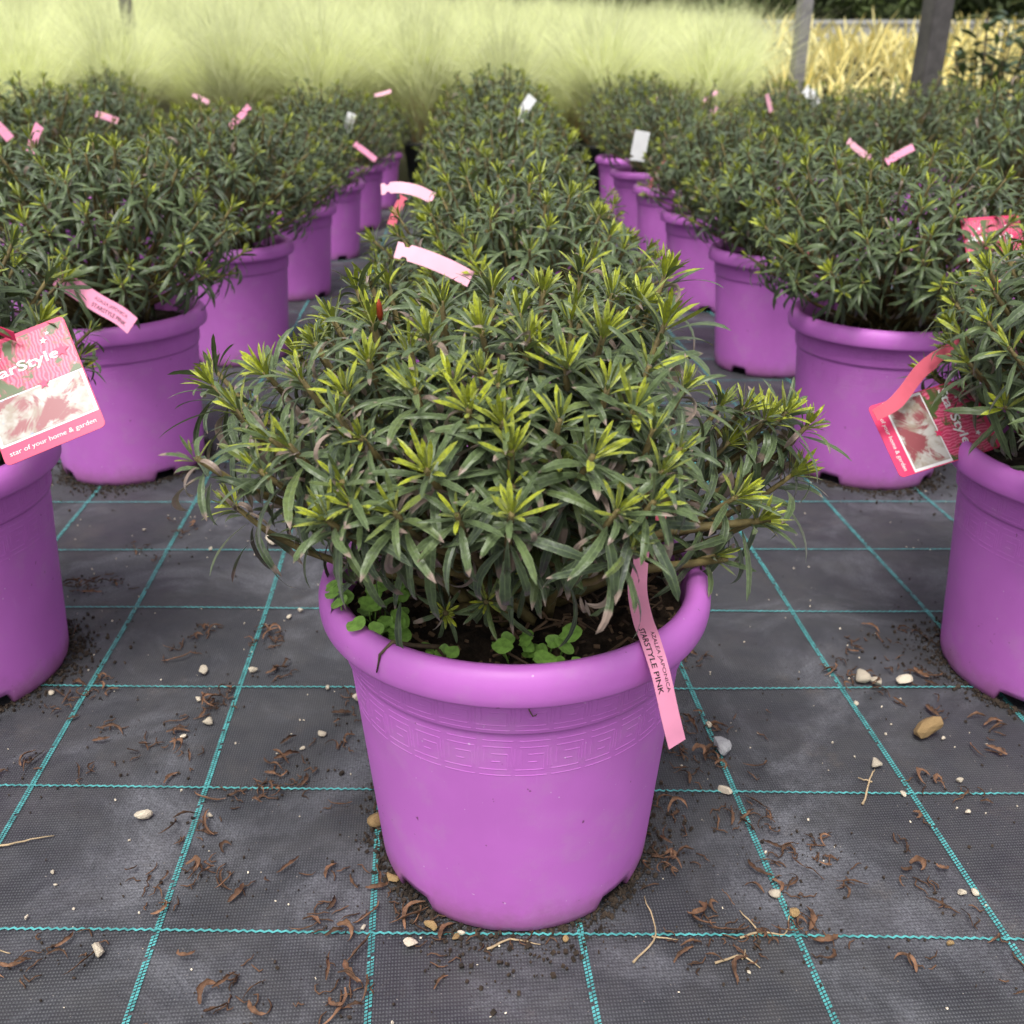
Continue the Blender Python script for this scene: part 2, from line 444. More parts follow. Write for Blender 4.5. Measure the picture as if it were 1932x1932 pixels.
LIBN, CLSN = build_library(7, 13, M['leaf'], True)

def join_leaves(name, leaves, lib, mat, rng):
    Vs = []; Fs = []; As = []; off = 0
    by = {}
    for l in leaves: by.setdefault(l[0], []).append(l[1])
    nprng = np.random.default_rng(rng.randint(0, 10 ** 6))
    for vi, ms in by.items():
        V, Fq, A, _ = lib[vi]
        n = len(V); k = len(ms)
        Mx = np.array(ms)
        P = np.einsum('kij,nj->kni', Mx[:, :3, :3], V) + Mx[:, None, :3, 3]
        Vs.append(P.reshape(-1, 3))
        Fs.append((Fq[None] + (off + np.arange(k) * n)[:, None, None]).reshape(-1, 4))
        a = np.repeat(A[None], k, 0).copy()
        a[:, :, 2] = np.clip(a[:, :, 2] + nprng.normal(0, .06, (k, 1)), 0, 1)
        a[:, :, 3] += nprng.normal(0, .04, (k, 1))
        As.append(a.reshape(-1, 4)); off += n * k
    V = np.concatenate(Vs).astype(np.float32); Fq = np.concatenate(Fs).astype(np.int32); A = np.concatenate(As).astype(np.float32)
    me = bpy.data.meshes.new(name)
    me.vertices.add(len(V)); me.vertices.foreach_set('co', V.ravel())
    nf = len(Fq)
    me.loops.add(nf * 4); me.loops.foreach_set('vertex_index', Fq.ravel())
    me.polygons.add(nf); me.polygons.foreach_set('loop_start', np.arange(nf, dtype=np.int32) * 4)
    me.polygons.foreach_set('use_smooth', np.ones(nf, dtype=bool))
    at = me.attributes.new('lc', 'FLOAT_COLOR', 'POINT'); at.data.foreach_set('color', A.ravel())
    me.materials.append(mat); me.update(calc_edges=True)
    return me

def basis(a):
    a = np.asarray(a, float); a = a / np.linalg.norm(a)
    h = np.array([0, 0, 1.0]) if abs(a[2]) < .9 else np.array([1.0, 0, 0])
    r = np.cross(a, h); r /= np.linalg.norm(r)
    return a, r, np.cross(a, r)
def leaf_matrix(pos, d, nrm, s):
    y = d / np.linalg.norm(d); z = nrm - y * (nrm @ y); z /= np.linalg.norm(z); x = np.cross(y, z)
    m = np.eye(4); m[:3, 0] = x * s; m[:3, 1] = y * s; m[:3, 2] = z * s; m[:3, 3] = pos
    return m
def rosette(p, axis, s, bright, cls, rng, n=20, dead=0.06, droop=.28):
    a, r1, r2 = basis(axis); out = []
    az0 = rng.uniform(0, 6.28)
    nt = int(6 + 12 * bright)
    for k in range(nt + n):
        az = az0 + k * 2.39996 + rng.gauss(0, .18)
        rad = r1 * math.cos(az) + r2 * math.sin(az)
        sc = s * rng.uniform(.84, 1.14)
        if k < nt:                                   # the tuft of young leaves at the shoot tip
            f = (k + .5) / nt
            phi = R(5 + 46 * f ** .85) + rng.gauss(0, .10); back = .008 * f
            c = 'tip' if rng.random() < .3 + .8 * bright else 'tipg'; sc *= .62 + .50 * f
        else:
            f = (k - nt + .5) / n
            phi = R(40 + 88 * f) + rng.gauss(0, .17); back = .007 + .036 * f ** 1.2
            c = 'mid' if f < .48 else 'old'
            sc *= .74 + .36 * min(1, f / .4)
            if rng.random() < dead * (0.5 + f): c = 'dead'
        d = a * math.cos(phi) + rad * math.sin(phi)
        nr = a * math.sin(phi) - rad * math.cos(phi)
        if k >= nt and f > .4: d = d + np.array([0, 0, -droop * (f - .25)])
        pos = np.asarray(p) - a * (back * s) + rad * .0018
        out.append((rng.choice(cls[c]), leaf_matrix(pos, d, nr, sc), c))
    return out
def stem_path(base, p, axis, s):
    base = Vector(base); p = Vector(p); ax = Vector(axis).normalized()
    end = p - ax * 0.004 * s
    c1 = Vector((base.x * .6 + p.x * .3, base.y * .6 + p.y * .3, base.z + (p.z - base.z) * .45))
    c2 = p - ax * .09
    pts = []
    for i in range(9):
        t = i / 8; q = 1 - t
        pts.append(base * q ** 3 + c1 * 3 * q * q * t + c2 * 3 * q * t * t + end * t ** 3)
    return pts

# ------------------------------------------------------------------ pot
PROFILE = [(.100, .013), (.105, .004), (.1085, .0), (.1115, .003), (.1135, .010), (.1145, .022), (.1175, .06), (.1215, .11), (.1255, .16), (.1288, .2025), (.1290, .2040), (.1312, .2048), (.1320, .2065), (.1343, .2385)]
RIM = [(.1335, .2378), (.1450, .2362), (.1466, .2368), (.1474, .2385), (.1481, .2440), (.1478, .2510), (.1460, .2572), (.1425, .2615), (.1380, .2632), (.1335, .2618), (.1300, .2575), (.1288, .2510), (.1280, .2360), (.1270, .2080)]
SEG = 144
def lathe(prof, seg, zf=None):
    v = []; f = []
    for i, (r, z) in enumerate(prof):
        for j in range(seg):
            a = 2 * math.pi * j / seg
            zz = zf(a, z) if zf else z
            v.append((r * math.cos(a), r * math.sin(a), zz))
    for i in range(len(prof) - 1):
        for j in range(seg):
            f.append((i * seg + j, i * seg + (j + 1) % seg, (i + 1) * seg + (j + 1) % seg, (i + 1) * seg + j))
    return v, f
def foot(a, z):
    d = math.degrees(a)
    for c in (45, 135, 225, 315):
        if abs(d - c) < 9.6: return max(z, .016)
    for c in (8, 98, 176, 268):     # small nicks
        if abs(d - c) < 1.6: return max(z, .004)
    return z
pv, pf = lathe(PROFILE, SEG, foot)
n0 = len(pv); pv.append((0, 0, .014)); pf += [(n0, (j + 1) % SEG, j) for j in range(SEG)]
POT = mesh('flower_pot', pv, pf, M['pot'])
rv, rf = lathe(RIM, SEG)
RIMM = mesh('rim', rv, rf, M['pot'])
def r_at(z):
    for (r0, z0), (r1, z1) in zip(PROFILE[4:], PROFILE[5:]):
        if z0 <= z <= z1: return r0 + (r1 - r0) * (z - z0) / max(1e-6, z1 - z0)
    return .13
def key_band(z0, z1, units=32):
    b = MB()
    strokes = [[(0, 0), (.88, 0)], [(0, .17), (.80, .17), (.80, .62), (.36, .62)], [(.36, .40), (.60, .40)], [(-.01, .24), (-.01, .80)], [(.13, 1), (.95, 1)], [(.13, .82), (.90, .82), (.90, .25)], [(.15, .76), (.15, .33)]]
    step = 2 * math.pi / units
    def P(u, v, k, h):
        z = z0 + (z1 - z0) * v; a = (k + u) * step; r = r_at(z) + h
        return (r * math.cos(a), r * math.sin(a), z)
    hu = .00055 / (.13 * step); hv = .00050 / (z1 - z0)
    for k in range(units):
        for s in strokes:
            for (u0, v0), (u1, v1) in zip(s, s[1:]):
                hor = abs(v1 - v0) < 1e-6
                m = 4 if hor else 3
                vs = []
                for q in range(m + 1):
                    t = q / m; u = u0 + (u1 - u0) * t; v = v0 + (v1 - v0) * t
                    for e, h in ((-1.6, -.0003), (-.6, .00022), (.6, .00022), (1.6, -.0003)):
                        vs.append(P(u, v + e * hv, k, h) if hor else P(u + e * hu, v, k, h))
                b.add(vs, [(q * 4 + c, q * 4 + c + 1, q * 4 + c + 5, q * 4 + c + 4) for q in range(m) for c in range(3)])
    return b.mesh('greek_key', M['pot'])
KEY1 = key_band(.166, .197); KEY2 = key_band(.2085, .2325)
rg = random.Random(3)
sv = [(0, 0, .236)]; sf = []
for i in range(1, 15):
    for j in range(64):
        r = .1278 * i / 14; a = 2 * math.pi * j / 64
        sv.append((r * math.cos(a), r * math.sin(a), .233 + rg.uniform(-.003, .004) * (1 if i < 14 else .2) + .005 * math.cos(r / .1278 * 1.5)))
sf += [(0, 1 + j, 1 + (j + 1) % 64) for j in range(64)]
for i in range(13):
    for j in range(64): sf.append((1 + i * 64 + j, 1 + (i + 1) * 64 + j, 1 + (i + 1) * 64 + (j + 1) % 64, 1 + i * 64 + (j + 1) % 64))
SOIL = mesh('soil', sv, sf, M['soil'])

def add_pot(root, near=False):
    p = link('flower_pot', POT, root); link('rim', RIMM, p)
    if near: link('greek_key', KEY1, p); link('greek_key', KEY2, p)
    link('soil', SOIL, root)
    return p

CAMP = np.array([0, 0, CAM_H])
def pick_individuals(leaves, lib, origin, centre, n):
    sc = []
    tc = CAMP - (np.asarray(origin) + centre); tc /= np.linalg.norm(tc)
    for l in leaves:
        p = l[1][:3, 3]; y = l[1][:3, 1]; ln = lib[l[0]][0][-1][1]
        rel = (p - centre); rel[2] *= 1.1
        side = y - tc * (y @ tc)
        sc.append((rel @ tc) / .2 * 1.3 + np.linalg.norm(side) * .7 + (0.25 if l[2] in ('mid', 'old') else 0) - (.6 if l[2] == 'dead' else 0))
    idx = sorted(range(len(leaves)), key=lambda i: -sc[i])
    return set(idx[:n])

def add_shrub(root, origin, leaves, stems, lib, rng, nind, centre, mat=None):
    s = link('shrub', stems, root)
    ind = pick_individuals(leaves, lib, origin, np.array(centre), nind) if nind else set()
    for i in ind: link('leaf', lib[leaves[i][0]][3], s, Matrix(leaves[i][1].tolist()))
    rest = [l for i, l in enumerate(leaves) if i not in ind]
    f = link('foliage', join_leaves('foliage', rest, lib, M['leaf'], rng), s)
    f['kind'] = 'stuff'
    return s

def generic_bush(seed, cls, nros=112, rx=.205, rz=.165, cz=.375, nl=18, bright=.32, fill=450, lump=.2):
    rng = random.Random(seed); leaves = []; st = MB()
    lo = math.cos(R(112))
    ph = [rng.uniform(0, 6.28) for _ in range(4)]
    for i in range(nros):
        z = 1 - (1 - lo) * (i + .5) / nros; az = i * 2.39996 + rng.gauss(0, .12)
        rr = math.sqrt(max(0, 1 - z * z))
        k = 1 + lump * (math.sin(2 * az + ph[0]) * .5 + math.sin(3 * az + ph[1] + 2 * z) * .5) + rng.gauss(0, .06)
        p = np.array([rr * math.cos(az) * rx * k, rr * math.sin(az) * rx * k, cz + z * rz * k])
        nrm = np.array([rr * math.cos(az), rr * math.sin(az), z])
        ax = nrm * .72 + np.array([rng.gauss(0, .14), rng.gauss(0, .14), .58])
        s = rng.uniform(.82, 1.15)
        br = min(1, max(0, rng.gauss(bright, .22)))
        leaves += rosette(p, ax, s, br, cls, rng, int(nl * rng.uniform(.85, 1.15)), .025)
        st.tube(stem_path((rng.gauss(0, .018), rng.gauss(0, .018), .232), p, ax, s), [.0042, .0038, .0034, .003, .0028, .0026, .0024, .0022, .0018], 5)
    for i in range(fill):
        d = np.array([rng.gauss(0, 1), rng.gauss(0, 1), rng.gauss(.1, .8)]); d /= np.linalg.norm(d)
        k = rng.uniform(.35, .88)
        p = np.array([d[0] * rx * k, d[1] * rx * k, cz + d[2] * rz * k])
        if p[2] < .24: continue
        dd = d + np.array([rng.gauss(0, .6), rng.gauss(0, .6), rng.gauss(0, .5)])
        leaves.append((rng.choice(cls['old'] if rng.random() < .88 else cls['dead']), leaf_matrix(p, dd, np.array([rng.gauss(0, .3), rng.gauss(0, .3), 1.0]), rng.uniform(.8, 1.1)), 'old'))
    return leaves, st.mesh('shrub', M['stem'])

# ------------------------------------------------------------------ the front azalea
ROS = [(-0.212,-0.005,0.41,1.1,0.8),(-0.163,-0.049,0.431,1.1,0.8),(-0.176,-0.071,0.414,1,0.6),(-0.128,-0.05,0.45,0.8,0.5),(-0.101,-0.108,0.436,0.9,0.9),(-0.088,-0.09,0.45,0.9,0.8),(-0.091,-0.044,0.464,1.1,0.7),(-0.054,-0.076,0.463,1,0.4),(-0.021,-0.08,0.466,1.1,1),(-0.02,-0.114,0.45,0.7,1),(-0.026,-0.136,0.435,1.1,0.6),(-0.008,-0.143,0.43,1.1,0.8),(-0.05,-0.16,0.408,1.15,0.9),(-0.088,-0.138,0.418,0.7,0.6),(-0.201,-0.03,0.329,1,0.9),(-0.108,-0.162,0.379,1,0.7),(-0.153,-0.03,0.319,0.8,0.7),(-0.002,-0.178,0.39,1.05,0.7),(-0.002,-0.156,0.418,1.1,0.8),(-0.146,-0.03,0.348,0.9,0.2),(-0.015,-0.02,0.479,0.9,0.6),(-0.112,0.032,0.469,0.9,0.4),(-0.09,0.036,0.472,1,0.5),(0.047,0.041,0.478,0.9,1),(0.019,-0.023,0.478,0.9,1),(0.107,0.032,0.479,1.1,0.8),(0.083,-0.016,0.47,1,0.6),(0.097,-0.04,0.463,1.4,0.4),(0.054,-0.078,0.463,1.1,0.9),(0.029,-0.108,0.453,1.1,0.5),(0.009,-0.088,0.463,1,0.5),(0.033,-0.066,0.469,0.9,0.2),(0.044,-0.155,0.415,1.25,0.3),(0.186,0.019,0.376,1,1),(0.2,0.019,0.381,0.8,0.9),(0.161,0.019,0.358,0.9,0.9),(0.213,0.019,0.333,1,0.9),(0.162,-0.019,0.33,1,0.8),(0.217,0.019,0.371,0.8,0.9),(0.181,-0.019,0.312,1.0,0.9),(0.082,-0.154,0.405,0.9,0.6),(0.057,-0.172,0.389,1,0.6),(0.151,-0.019,0.281,0.9,0.2),(0.152,0.019,0.387,0.7,0.5),(0.17,0.019,0.384,0.8,0.7),(0.012,-0.114,0.352,1.1,0.3),(0.052,-0.101,0.34,1.1,0.3),(0.02,-0.112,0.35,0.9,0.2),(0.054,-0.1,0.336,0.85,0.2),(0.1,-0.105,0.438,0.8,0.6),(-0.019,-0.114,0.296,0.62,0.4),(-0.045,-0.108,0.284,0.5,0.9),(-0.078,-0.091,0.336,0.8,0.2),(-0.093,-0.163,0.388,0.85,0.2),(0.009,-0.114,0.319,0.6,0.4),(-0.133,-0.124,0.409,1,0.1),(-0.098,-0.153,0.398,1,0.1),(-0.067,-0.171,0.387,1.1,0.2),(-0.032,-0.177,0.388,0.85,0.2),(0.068,-0.128,0.433,1.2,0.1),(0.025,-0.141,0.431,1.1,0.3),(-0.058,-0.118,0.442,1.1,0.3),(0.053,-0.119,0.443,1.1,0.2),(-0.133,-0.079,0.437,0.9,0.5),(-0.047,-0.038,0.474,0.9,0.5),(0.003,-0.061,0.472,1,0.3),(0.065,-0.013,0.474,1,0.4),(-0.124,-0.009,0.457,0.9,0.5),(0.08,-0.097,0.449,1.2,0.1),(0.078,-0.137,0.424,1,0.1),(0.094,-0.142,0.413,0.8,0.3),(-0.147,-0.113,0.408,1,0.2),(-0.152,-0.125,0.393,1,0.1),(0.077,-0.166,0.391,0.9,0.1)]
MAIN = (.002, .638, 0)
def front_azalea():
    rng = random.Random(21)
    root = tag(empty('potted_azalea', MAIN), 'straggly azalea in purple pot, black-lettered pink strip hanging over its rim', 'potted plant')
    add_pot(root, True)
    leaves = []; st = MB(); cen = np.array([0, 0, .30])
    rad6 = [.0046, .0042, .0038, .0034, .003, .0028, .0026, .0023, .0018]
    for (x, y, z, s, b) in ROS:
        p = np.array([x, y, z]); n = (p - cen) * np.array([1, 1, 1.25]); n /= np.linalg.norm(n)
        ax = n * .8 + np.array([rng.gauss(0, .12), rng.gauss(0, .12) - .05, .55])
        spray = x > .15
        if spray: s *= 1.22; ax = ax + np.array([-.1, -.45, .25])
        leaves += rosette(p, ax, s * .96, min(1, b + .1), CLS, rng, int((19 if z > .345 else 12) + 5 * rng.random()), .15 + .08 * spray, .28 if z > .345 else .0)
        st.tube(stem_path((rng.gauss(0, .016), rng.gauss(0, .016), .232), p, ax, s), rad6, 6)
        if z > .36 and x < .14 and rng.random() < .6:                      # a smaller side shoot a little deeper in
            q = p - n * .014 + np.array([rng.gauss(0, .022), rng.gauss(0, .022), rng.gauss(-.004, .012)])
            leaves += rosette(q, ax + np.array([rng.gauss(0, .3), rng.gauss(0, .3), 0]), s * .82, b * .6, CLS, rng, 16, .10)
            st.tube(stem_path((rng.gauss(0, .016), rng.gauss(0, .016), .232), q, ax, s), rad6, 5)
    # the far side and the inside of the shrub
    for i in range(46):
        az = rng.uniform(.05, math.pi - .05); el = rng.uniform(-.15, 1.3)
        p = np.array([.215 * math.cos(az) * math.cos(el), .185 * math.sin(az) * math.cos(el), .325 + .145 * math.sin(el)])
        if p[0] > .11: continue
        n = (p - cen); n /= np.linalg.norm(n); ax = n * .8 + np.array([0, 0, .5])
        leaves += rosette(p, ax, rng.uniform(.9, 1.1), rng.uniform(0, .7), CLS, rng, 18, .05)
        st.tube(stem_path((rng.gauss(0, .016), rng.gauss(0, .016), .232), p, ax, 1), rad6, 5)
    for i in range(330):
        d = np.array([rng.gauss(0, 1), rng.gauss(-.15, .9), rng.gauss(.1, .8)]); d /= np.linalg.norm(d)
        k = rng.uniform(.25, .90) ** .8
        p = np.array([d[0] * .160 * k - .03, d[1] * .165 * k, .345 + d[2] * .125 * k])
        if p[2] < .285: continue
        dd = d + np.array([rng.gauss(0, .6), rng.gauss(0, .6), rng.gauss(-.3, .5)])
        c = 'dead' if rng.random() < .45 else 'old'
        leaves.append((rng.choice(CLS[c]), leaf_matrix(p, dd, np.array([rng.gauss(0, .4), rng.gauss(0, .4), 1.0]), rng.uniform(.75, 1.1)), c))
    # two bare low branches reaching over the rim
    st.tube([(.02, 0, .24), (.07, -.01, .285), (.11, -.012, .296), (.15, -.015, .303), (.185, -.019, .309)], [.005, .0042, .0038, .0034, .002], 8)
    st.tube([(.03, -.02, .24), (.08, -.022, .268), (.115, -.02, .272), (.157, -.019, .277)], [.0046, .004, .0036, .002], 8)
    s = add_shrub(root, MAIN, leaves, st.mesh('shrub', M['stem']), LIB, rng, 300, (0, 0, .33))
    # a few red buds
    for (x, y, z) in ((-.084, -.052, .466),):
        b = MB(); b.tube([(x, y, z - .004), (x, y - .001, z), (x, y - .002, z + .006), (x, y - .003, z + .010)], [.001, .0022, .0018, .0003], 7)
        link('bud', b.mesh('bud', M['budred']), s)
    # litter on the soil
    b = MB()
    for i in range(360):
        a = rng.uniform(0, 6.28); r = .125 * math.sqrt(rng.random())
        p = Vector((r * math.cos(a), r * math.sin(a), .241 + rng.uniform(0, .004)))
        m = Euler((rng.gauss(0, .4), rng.gauss(0, .4), rng.uniform(0, 6.28))).to_matrix()
        b.box(p, (rng.uniform(.002, .007), rng.uniform(.0012, .003), rng.uniform(.001, .002)), m)
    for i in range(60):
        a = rng.uniform(0, 6.28); r = .118 * math.sqrt(rng.random()); t = rng.uniform(0, 6.28); l = rng.uniform(.02, .05)
        q = [(r * math.cos(a) + math.cos(t + rng.gauss(0, .3)) * l * k, r * math.sin(a) + math.sin(t + rng.gauss(0, .3)) * l * k, .243 + .005 * math.sin(k * 3.1) + rng.uniform(0, .002)) for k in (0, .33, .66, 1)]
        q = [(x, y, z) if x * x + y * y < .0155 else (x * .8, y * .8, z) for x, y, z in q]
        b.tube(q, [.0011, .0012, .001, .0005], 5)
    o = link('litter', b.mesh('litter', M['chip'], False), root); o['kind'] = 'stuff'
    # dry runner lying over the rim
    b = MB(); b.tube([(-.045, -.090, .246), (-.068, -.104, .257), (-.080, -.112, .2650), (-.088, -.1178, .2585), (-.0905, -.1195, .246)], [.002, .0016, .0013, .0010, .0006], 6)
    link('dry_runner', b.mesh('dry_runner', M['woody']), root)
    b = MB(); b.tube([(.006, -.1347, .2365), (.0075, -.1352, .2320), (.0095, -.1350, .2265), (.0115, -.1348, .2225), (.0135, -.1345, .2228), (.0140, -.1344, .2240)], [.0005, .0006, .0005, .0005, .0004, .0003], 5)
    link('dry_root', b.mesh('dry_root', M['woody']), root)
    return root
front_azalea()

# ------------------------------------------------------------------ the other azaleas
def unique_azalea(loc, label, seed, nind, lowlib=False, **kw):
    root = tag(empty('potted_azalea', (loc[0], loc[1], 0)), label, 'potted plant')
    lib, cls = (LIBL, CLSL) if lowlib else (LIBN, CLSN)
    add_pot(root, not lowlib)
    leaves, st = generic_bush(seed, cls, **kw)
    add_shrub(root, (loc[0], loc[1], 0), leaves, st, lib, random.Random(seed), nind, (0, 0, kw.get('cz', .375)))
    return root
A_ROW = 'in the row that starts with the upright picture card'
B_ROW = 'in the row that starts with the card hanging from a rose strip'
unique_azalea((-.615, .885), 'azalea in purple pot carrying an upright picture card with star logo', 31, 300, rz=.15, cz=.37, rx=.165, nros=90)
unique_azalea((.60, .89), 'azalea in purple pot with sideways picture card hanging from rose strip', 32, 300, rz=.14, cz=.365, rx=.185)
unique_azalea((-.645, 1.513), 'azalea in purple pot with lettered pink strip lying across its soil', 39, 300, rz=.15, cz=.37, lump=.12)
unique_azalea((.592, 1.495), 'azalea in purple pot between the two picture cards, its rim half bare', 34, 300, rz=.13, cz=.36)
unique_azalea((.010, 1.310), 'azalea directly behind the straggly front azalea, pink strip across its leaves', 35, 300, rz=.125, cz=.345, rx=.20, bright=.55)
unique_azalea((-.645, 2.20), 'third azalea ' + A_ROW, 36, 220, True)
unique_azalea((.580, 2.115), 'third azalea ' + B_ROW, 37, 220, True, rz=.14, cz=.36)
unique_azalea((-.012, 1.985), 'second azalea behind the straggly front azalea in the same row', 38, 220, True, rz=.14, cz=.36, bright=.4)
ORD = ['', '', '', 'third', 'fourth', 'fifth', 'sixth', 'seventh', 'eighth', 'ninth']
BUSH = []
for k in range(5):
    lv, st = generic_bush(50 + k, CLSL, nros=100, nl=15, bright=.22, rz=.14 + .016 * (k % 3), cz=.395, fill=330, lump=.22)
    BUSH.append((st, join_leaves('foliage', lv, LIBL, M['leaf'], random.Random(k))))
rg = random.Random(77); cnt = 0
def far_azalea(x, y, label, group=None):
    global cnt
    root = tag(empty('potted_azalea', (x, y, 0), rg.uniform(0, 6.28)), label, 'potted plant', group)
    root.rotation_euler[0] = rg.gauss(0, .012); root.rotation_euler[1] = rg.gauss(0, .012)
    sc = rg.uniform(.95, 1.07)
    add_pot(root)
    s = link('shrub', BUSH[cnt % 5][0], root); s.scale = (sc, sc, rg.uniform(.88, 1.13))
    f = link('foliage', BUSH[cnt % 5][1], s); f['kind'] = 'stuff'
    cnt += 1
for k, y in enumerate((2.89, 3.56, 4.27, 4.98)): far_azalea(-.645 - .0146 * (y - 1.5), y, ORD[4 + k] + ' azalea ' + A_ROW)
for k, y in enumerate((2.75, 3.40, 4.05, 4.70)): far_azalea(.585 - .0146 * (y - 1.5), y, ORD[4 + k] + ' azalea ' + B_ROW)
for k, y in enumerate((2.65, 3.32, 3.98, 4.64)): far_azalea(-.010 - .0146 * (y - .6), y, ORD[3 + k] + ' azalea behind the straggly front azalea in the same row')
def in_view(x, y, z=.5, m=.30):
    P = R(24.7); d = y * math.cos(P) - (z - CAM_H) * math.sin(P)
    return d > .1 and abs(x) < d * 966 / 1786 + m
for ci in (2, 3, 4, 5):
    for sgn in (-1, 1):
        for ri in range(8):
            y = (.885 if ci % 2 else 1.2) + ri * .67 + rg.gauss(0, .03)
            x = sgn * (.625 * ci) - .0146 * y + rg.gauss(0, .02)
            if y > 5.15 or y < 1.3 or not in_view(x, y): continue
            if sgn < 0: far_azalea(x, y, 'azalea in the crowded outer rows in front of the pale grass', 'outer azaleas by the pale grass')
            else: far_azalea(x, y, 'azalea in the crowded outer rows in front of the yellow striped plants', 'outer azaleas by the yellow plants')

# ------------------------------------------------------------------ background planting
def blade_mesh(name, seed, n, hmin, hmax, spread, w, mat, segs=6, base=.05, z0=.2, flop=1.0):
    rs = np.random.default_rng(seed)
    az = rs.uniform(0, 2 * np.pi, n); h = rs.uniform(hmin, hmax, n)
    out = np.abs(rs.normal(0, spread, n)) + .05
    r0 = base * np.sqrt(rs.uniform(0, 1, n)); baz = rs.uniform(0, 2 * np.pi, n)
    az = np.where(rs.uniform(0, 1, n) < .6, baz + rs.normal(0, .6, n), az)
    droop = rs.uniform(.1, .55, n) * flop
    t = np.linspace(0, 1, segs + 1)[None]
    dx = np.cos(az)[:, None]; dy = np.sin(az)[:, None]
    wig = rs.normal(0, .03, n)[:, None] * np.sin(t * 4)
    hor = out[:, None] * t ** 1.7 * h[:, None] * 1.5
    z = z0 + h[:, None] * (t - droop[:, None] * (out[:, None] + .25) * t ** 3)
    X = (r0 * np.cos(baz))[:, None] + dx * hor - dy * wig; Y = (r0 * np.sin(baz))[:, None] + dy * hor + dx * wig
    ww = w * (1 - t ** 2 * .85) * rs.uniform(.6, 1.3, n)[:, None]
    sx = -dy * ww; sy = dx * ww
    a = np.stack([X - sx, Y - sy, z], -1); b = np.stack([X + sx, Y + sy, z], -1)
    V = np.stack([a, b], 2).reshape(n, -1, 3)
    k = (segs + 1) * 2
    q = np.array([[2 * i, 2 * i + 1, 2 * i + 3, 2 * i + 2] for i in range(segs)])
    Fq = (q[None] + (np.arange(n) * k)[:, None, None]).reshape(-1, 4)
    me = bpy.data.meshes.new(name); V = V.reshape(-1, 3).astype(np.float32)
    me.vertices.add(len(V)); me.vertices.foreach_set('co', V.ravel()); nf = len(Fq)
    me.loops.add(nf * 4); me.loops.foreach_set('vertex_index', Fq.astype(np.int32).ravel())
    me.polygons.add(nf); me.polygons.foreach_set('loop_start', np.arange(nf, dtype=np.int32) * 4)
    me.polygons.foreach_set('use_smooth', np.ones(nf, dtype=bool))
    me.materials.append(mat); me.update(calc_edges=True)
    return me
GRASS = [blade_mesh('grass_clump', 90 + k, 1200, .42, .72, .38, .0019, M['grass'], z0=.22) for k in range(4)]
DRY = [blade_mesh('dry_blades', 95 + k, 260, .15, .32, .45, .0019, M['drygrass'], z0=.2) for k in range(2)]
gp, gpf = lathe([(.001, .0), (.075, .0), (.098, .205), (.104, .205), (.104, .222), (.096, .222), (.094, .21), (.001, .208)], 24)
GPOT = mesh('nursery_pot', gp, gpf, M['blackpot'])
rg = random.Random(41); k = 0
for row in range(10):
    y = 5.55 + row * .62
    nxx = int((y * .70 + 1.2) / .52)
    for i in range(-nxx, nxx + 1):
        x = i * .52 + (.26 if row % 2 else 0) + rg.gauss(0, .04)
        yy = y + rg.gauss(0, .05)
        lim = .215 * yy + .05
        if x > lim or x < -.60 * yy - .6: continue
        o = link('grass_clump', GRASS[k % 4]); k += 1
        o.location = (x, yy, terrain(x, yy)); o.rotation_euler = (0, 0, rg.uniform(0, 6.28))
        s = rg.uniform(.92, 1.12) * (1.12 - .05 * max(0, min(1, (x + .5) / 1.8))); o.scale = (s, s, s)
        if row < 2:
            tag(o, 'pale feathery grass clump in the rows just behind the azaleas', 'ornamental grass', 'pale grass clumps behind the azaleas')
        else:
            tag(o, 'pale feathery grass clump deep in the grass bed', 'ornamental grass', 'pale grass clumps further back')
        if row < 3:
            link('nursery_pot', GPOT, o); link('dry_blades', DRY[k % 2], o)

def strap_leaves(name, seed, n, L0, L1, w, mat, z0):
    rng = random.Random(seed); V = []; Fq = []; A = []
    for k in range(n):
        f = k / n; az = k * 2.39996 + rng.gauss(0, .2); phi = R(12 + 92 * f ** .8) + rng.gauss(0, .08)
        L = rng.uniform(L0, L1) * (.75 + .35 * math.sin(math.pi * min(1, f + .25))); bend = rng.uniform(.2, .9) * (.4 + f)
        v, q, a = leaf_geo(L, w * rng.uniform(.8, 1.15), bend, rng.gauss(0, .2), .35, 6, rng.random(), rng.uniform(0, .4) + .6 * (f > .93), rng)
        rad = np.array([math.cos(az), math.sin(az), 0]); up = np.array([0, 0, 1.0])
        m = leaf_matrix(np.array([0, 0, z0 + .06 * (1 - f)]) + rad * .012, up * math.cos(phi) + rad * math.sin(phi), up * math.sin(phi) - rad * math.cos(phi), 1.0)
        v = v @ m[:3, :3].T + m[:3, 3]
        Fq += [tuple(int(x) + len(V) for x in r) for r in q]; V += v.tolist(); A += a.tolist()
    return mesh(name, V, Fq, mat, True, A)
YUC = [strap_leaves('yucca', 60 + k, 32, .30, .46, .046, M['yucca'], .16) for k in range(3)]
fl = MB()
for j in range(7):
    a = j * 2.4; r = .05 + .02 * (j % 3)
    for q in range(5):
        t = q * 1.2566
        c = Vector((r * math.cos(a), r * math.sin(a), .16 + .02 * (j % 2)))
        d = Vector((math.cos(t), math.sin(t), .35)) * .03
        e = Vector((-math.sin(t), math.cos(t), 0)) * .012
        fl.add([c, c + d * .6 + e, c + d, c + d * .6 - e], [(0, 1, 2, 3)])
FLOW = fl.mesh('orange_bloom', M['flower'])
rg = random.Random(43); k = 0
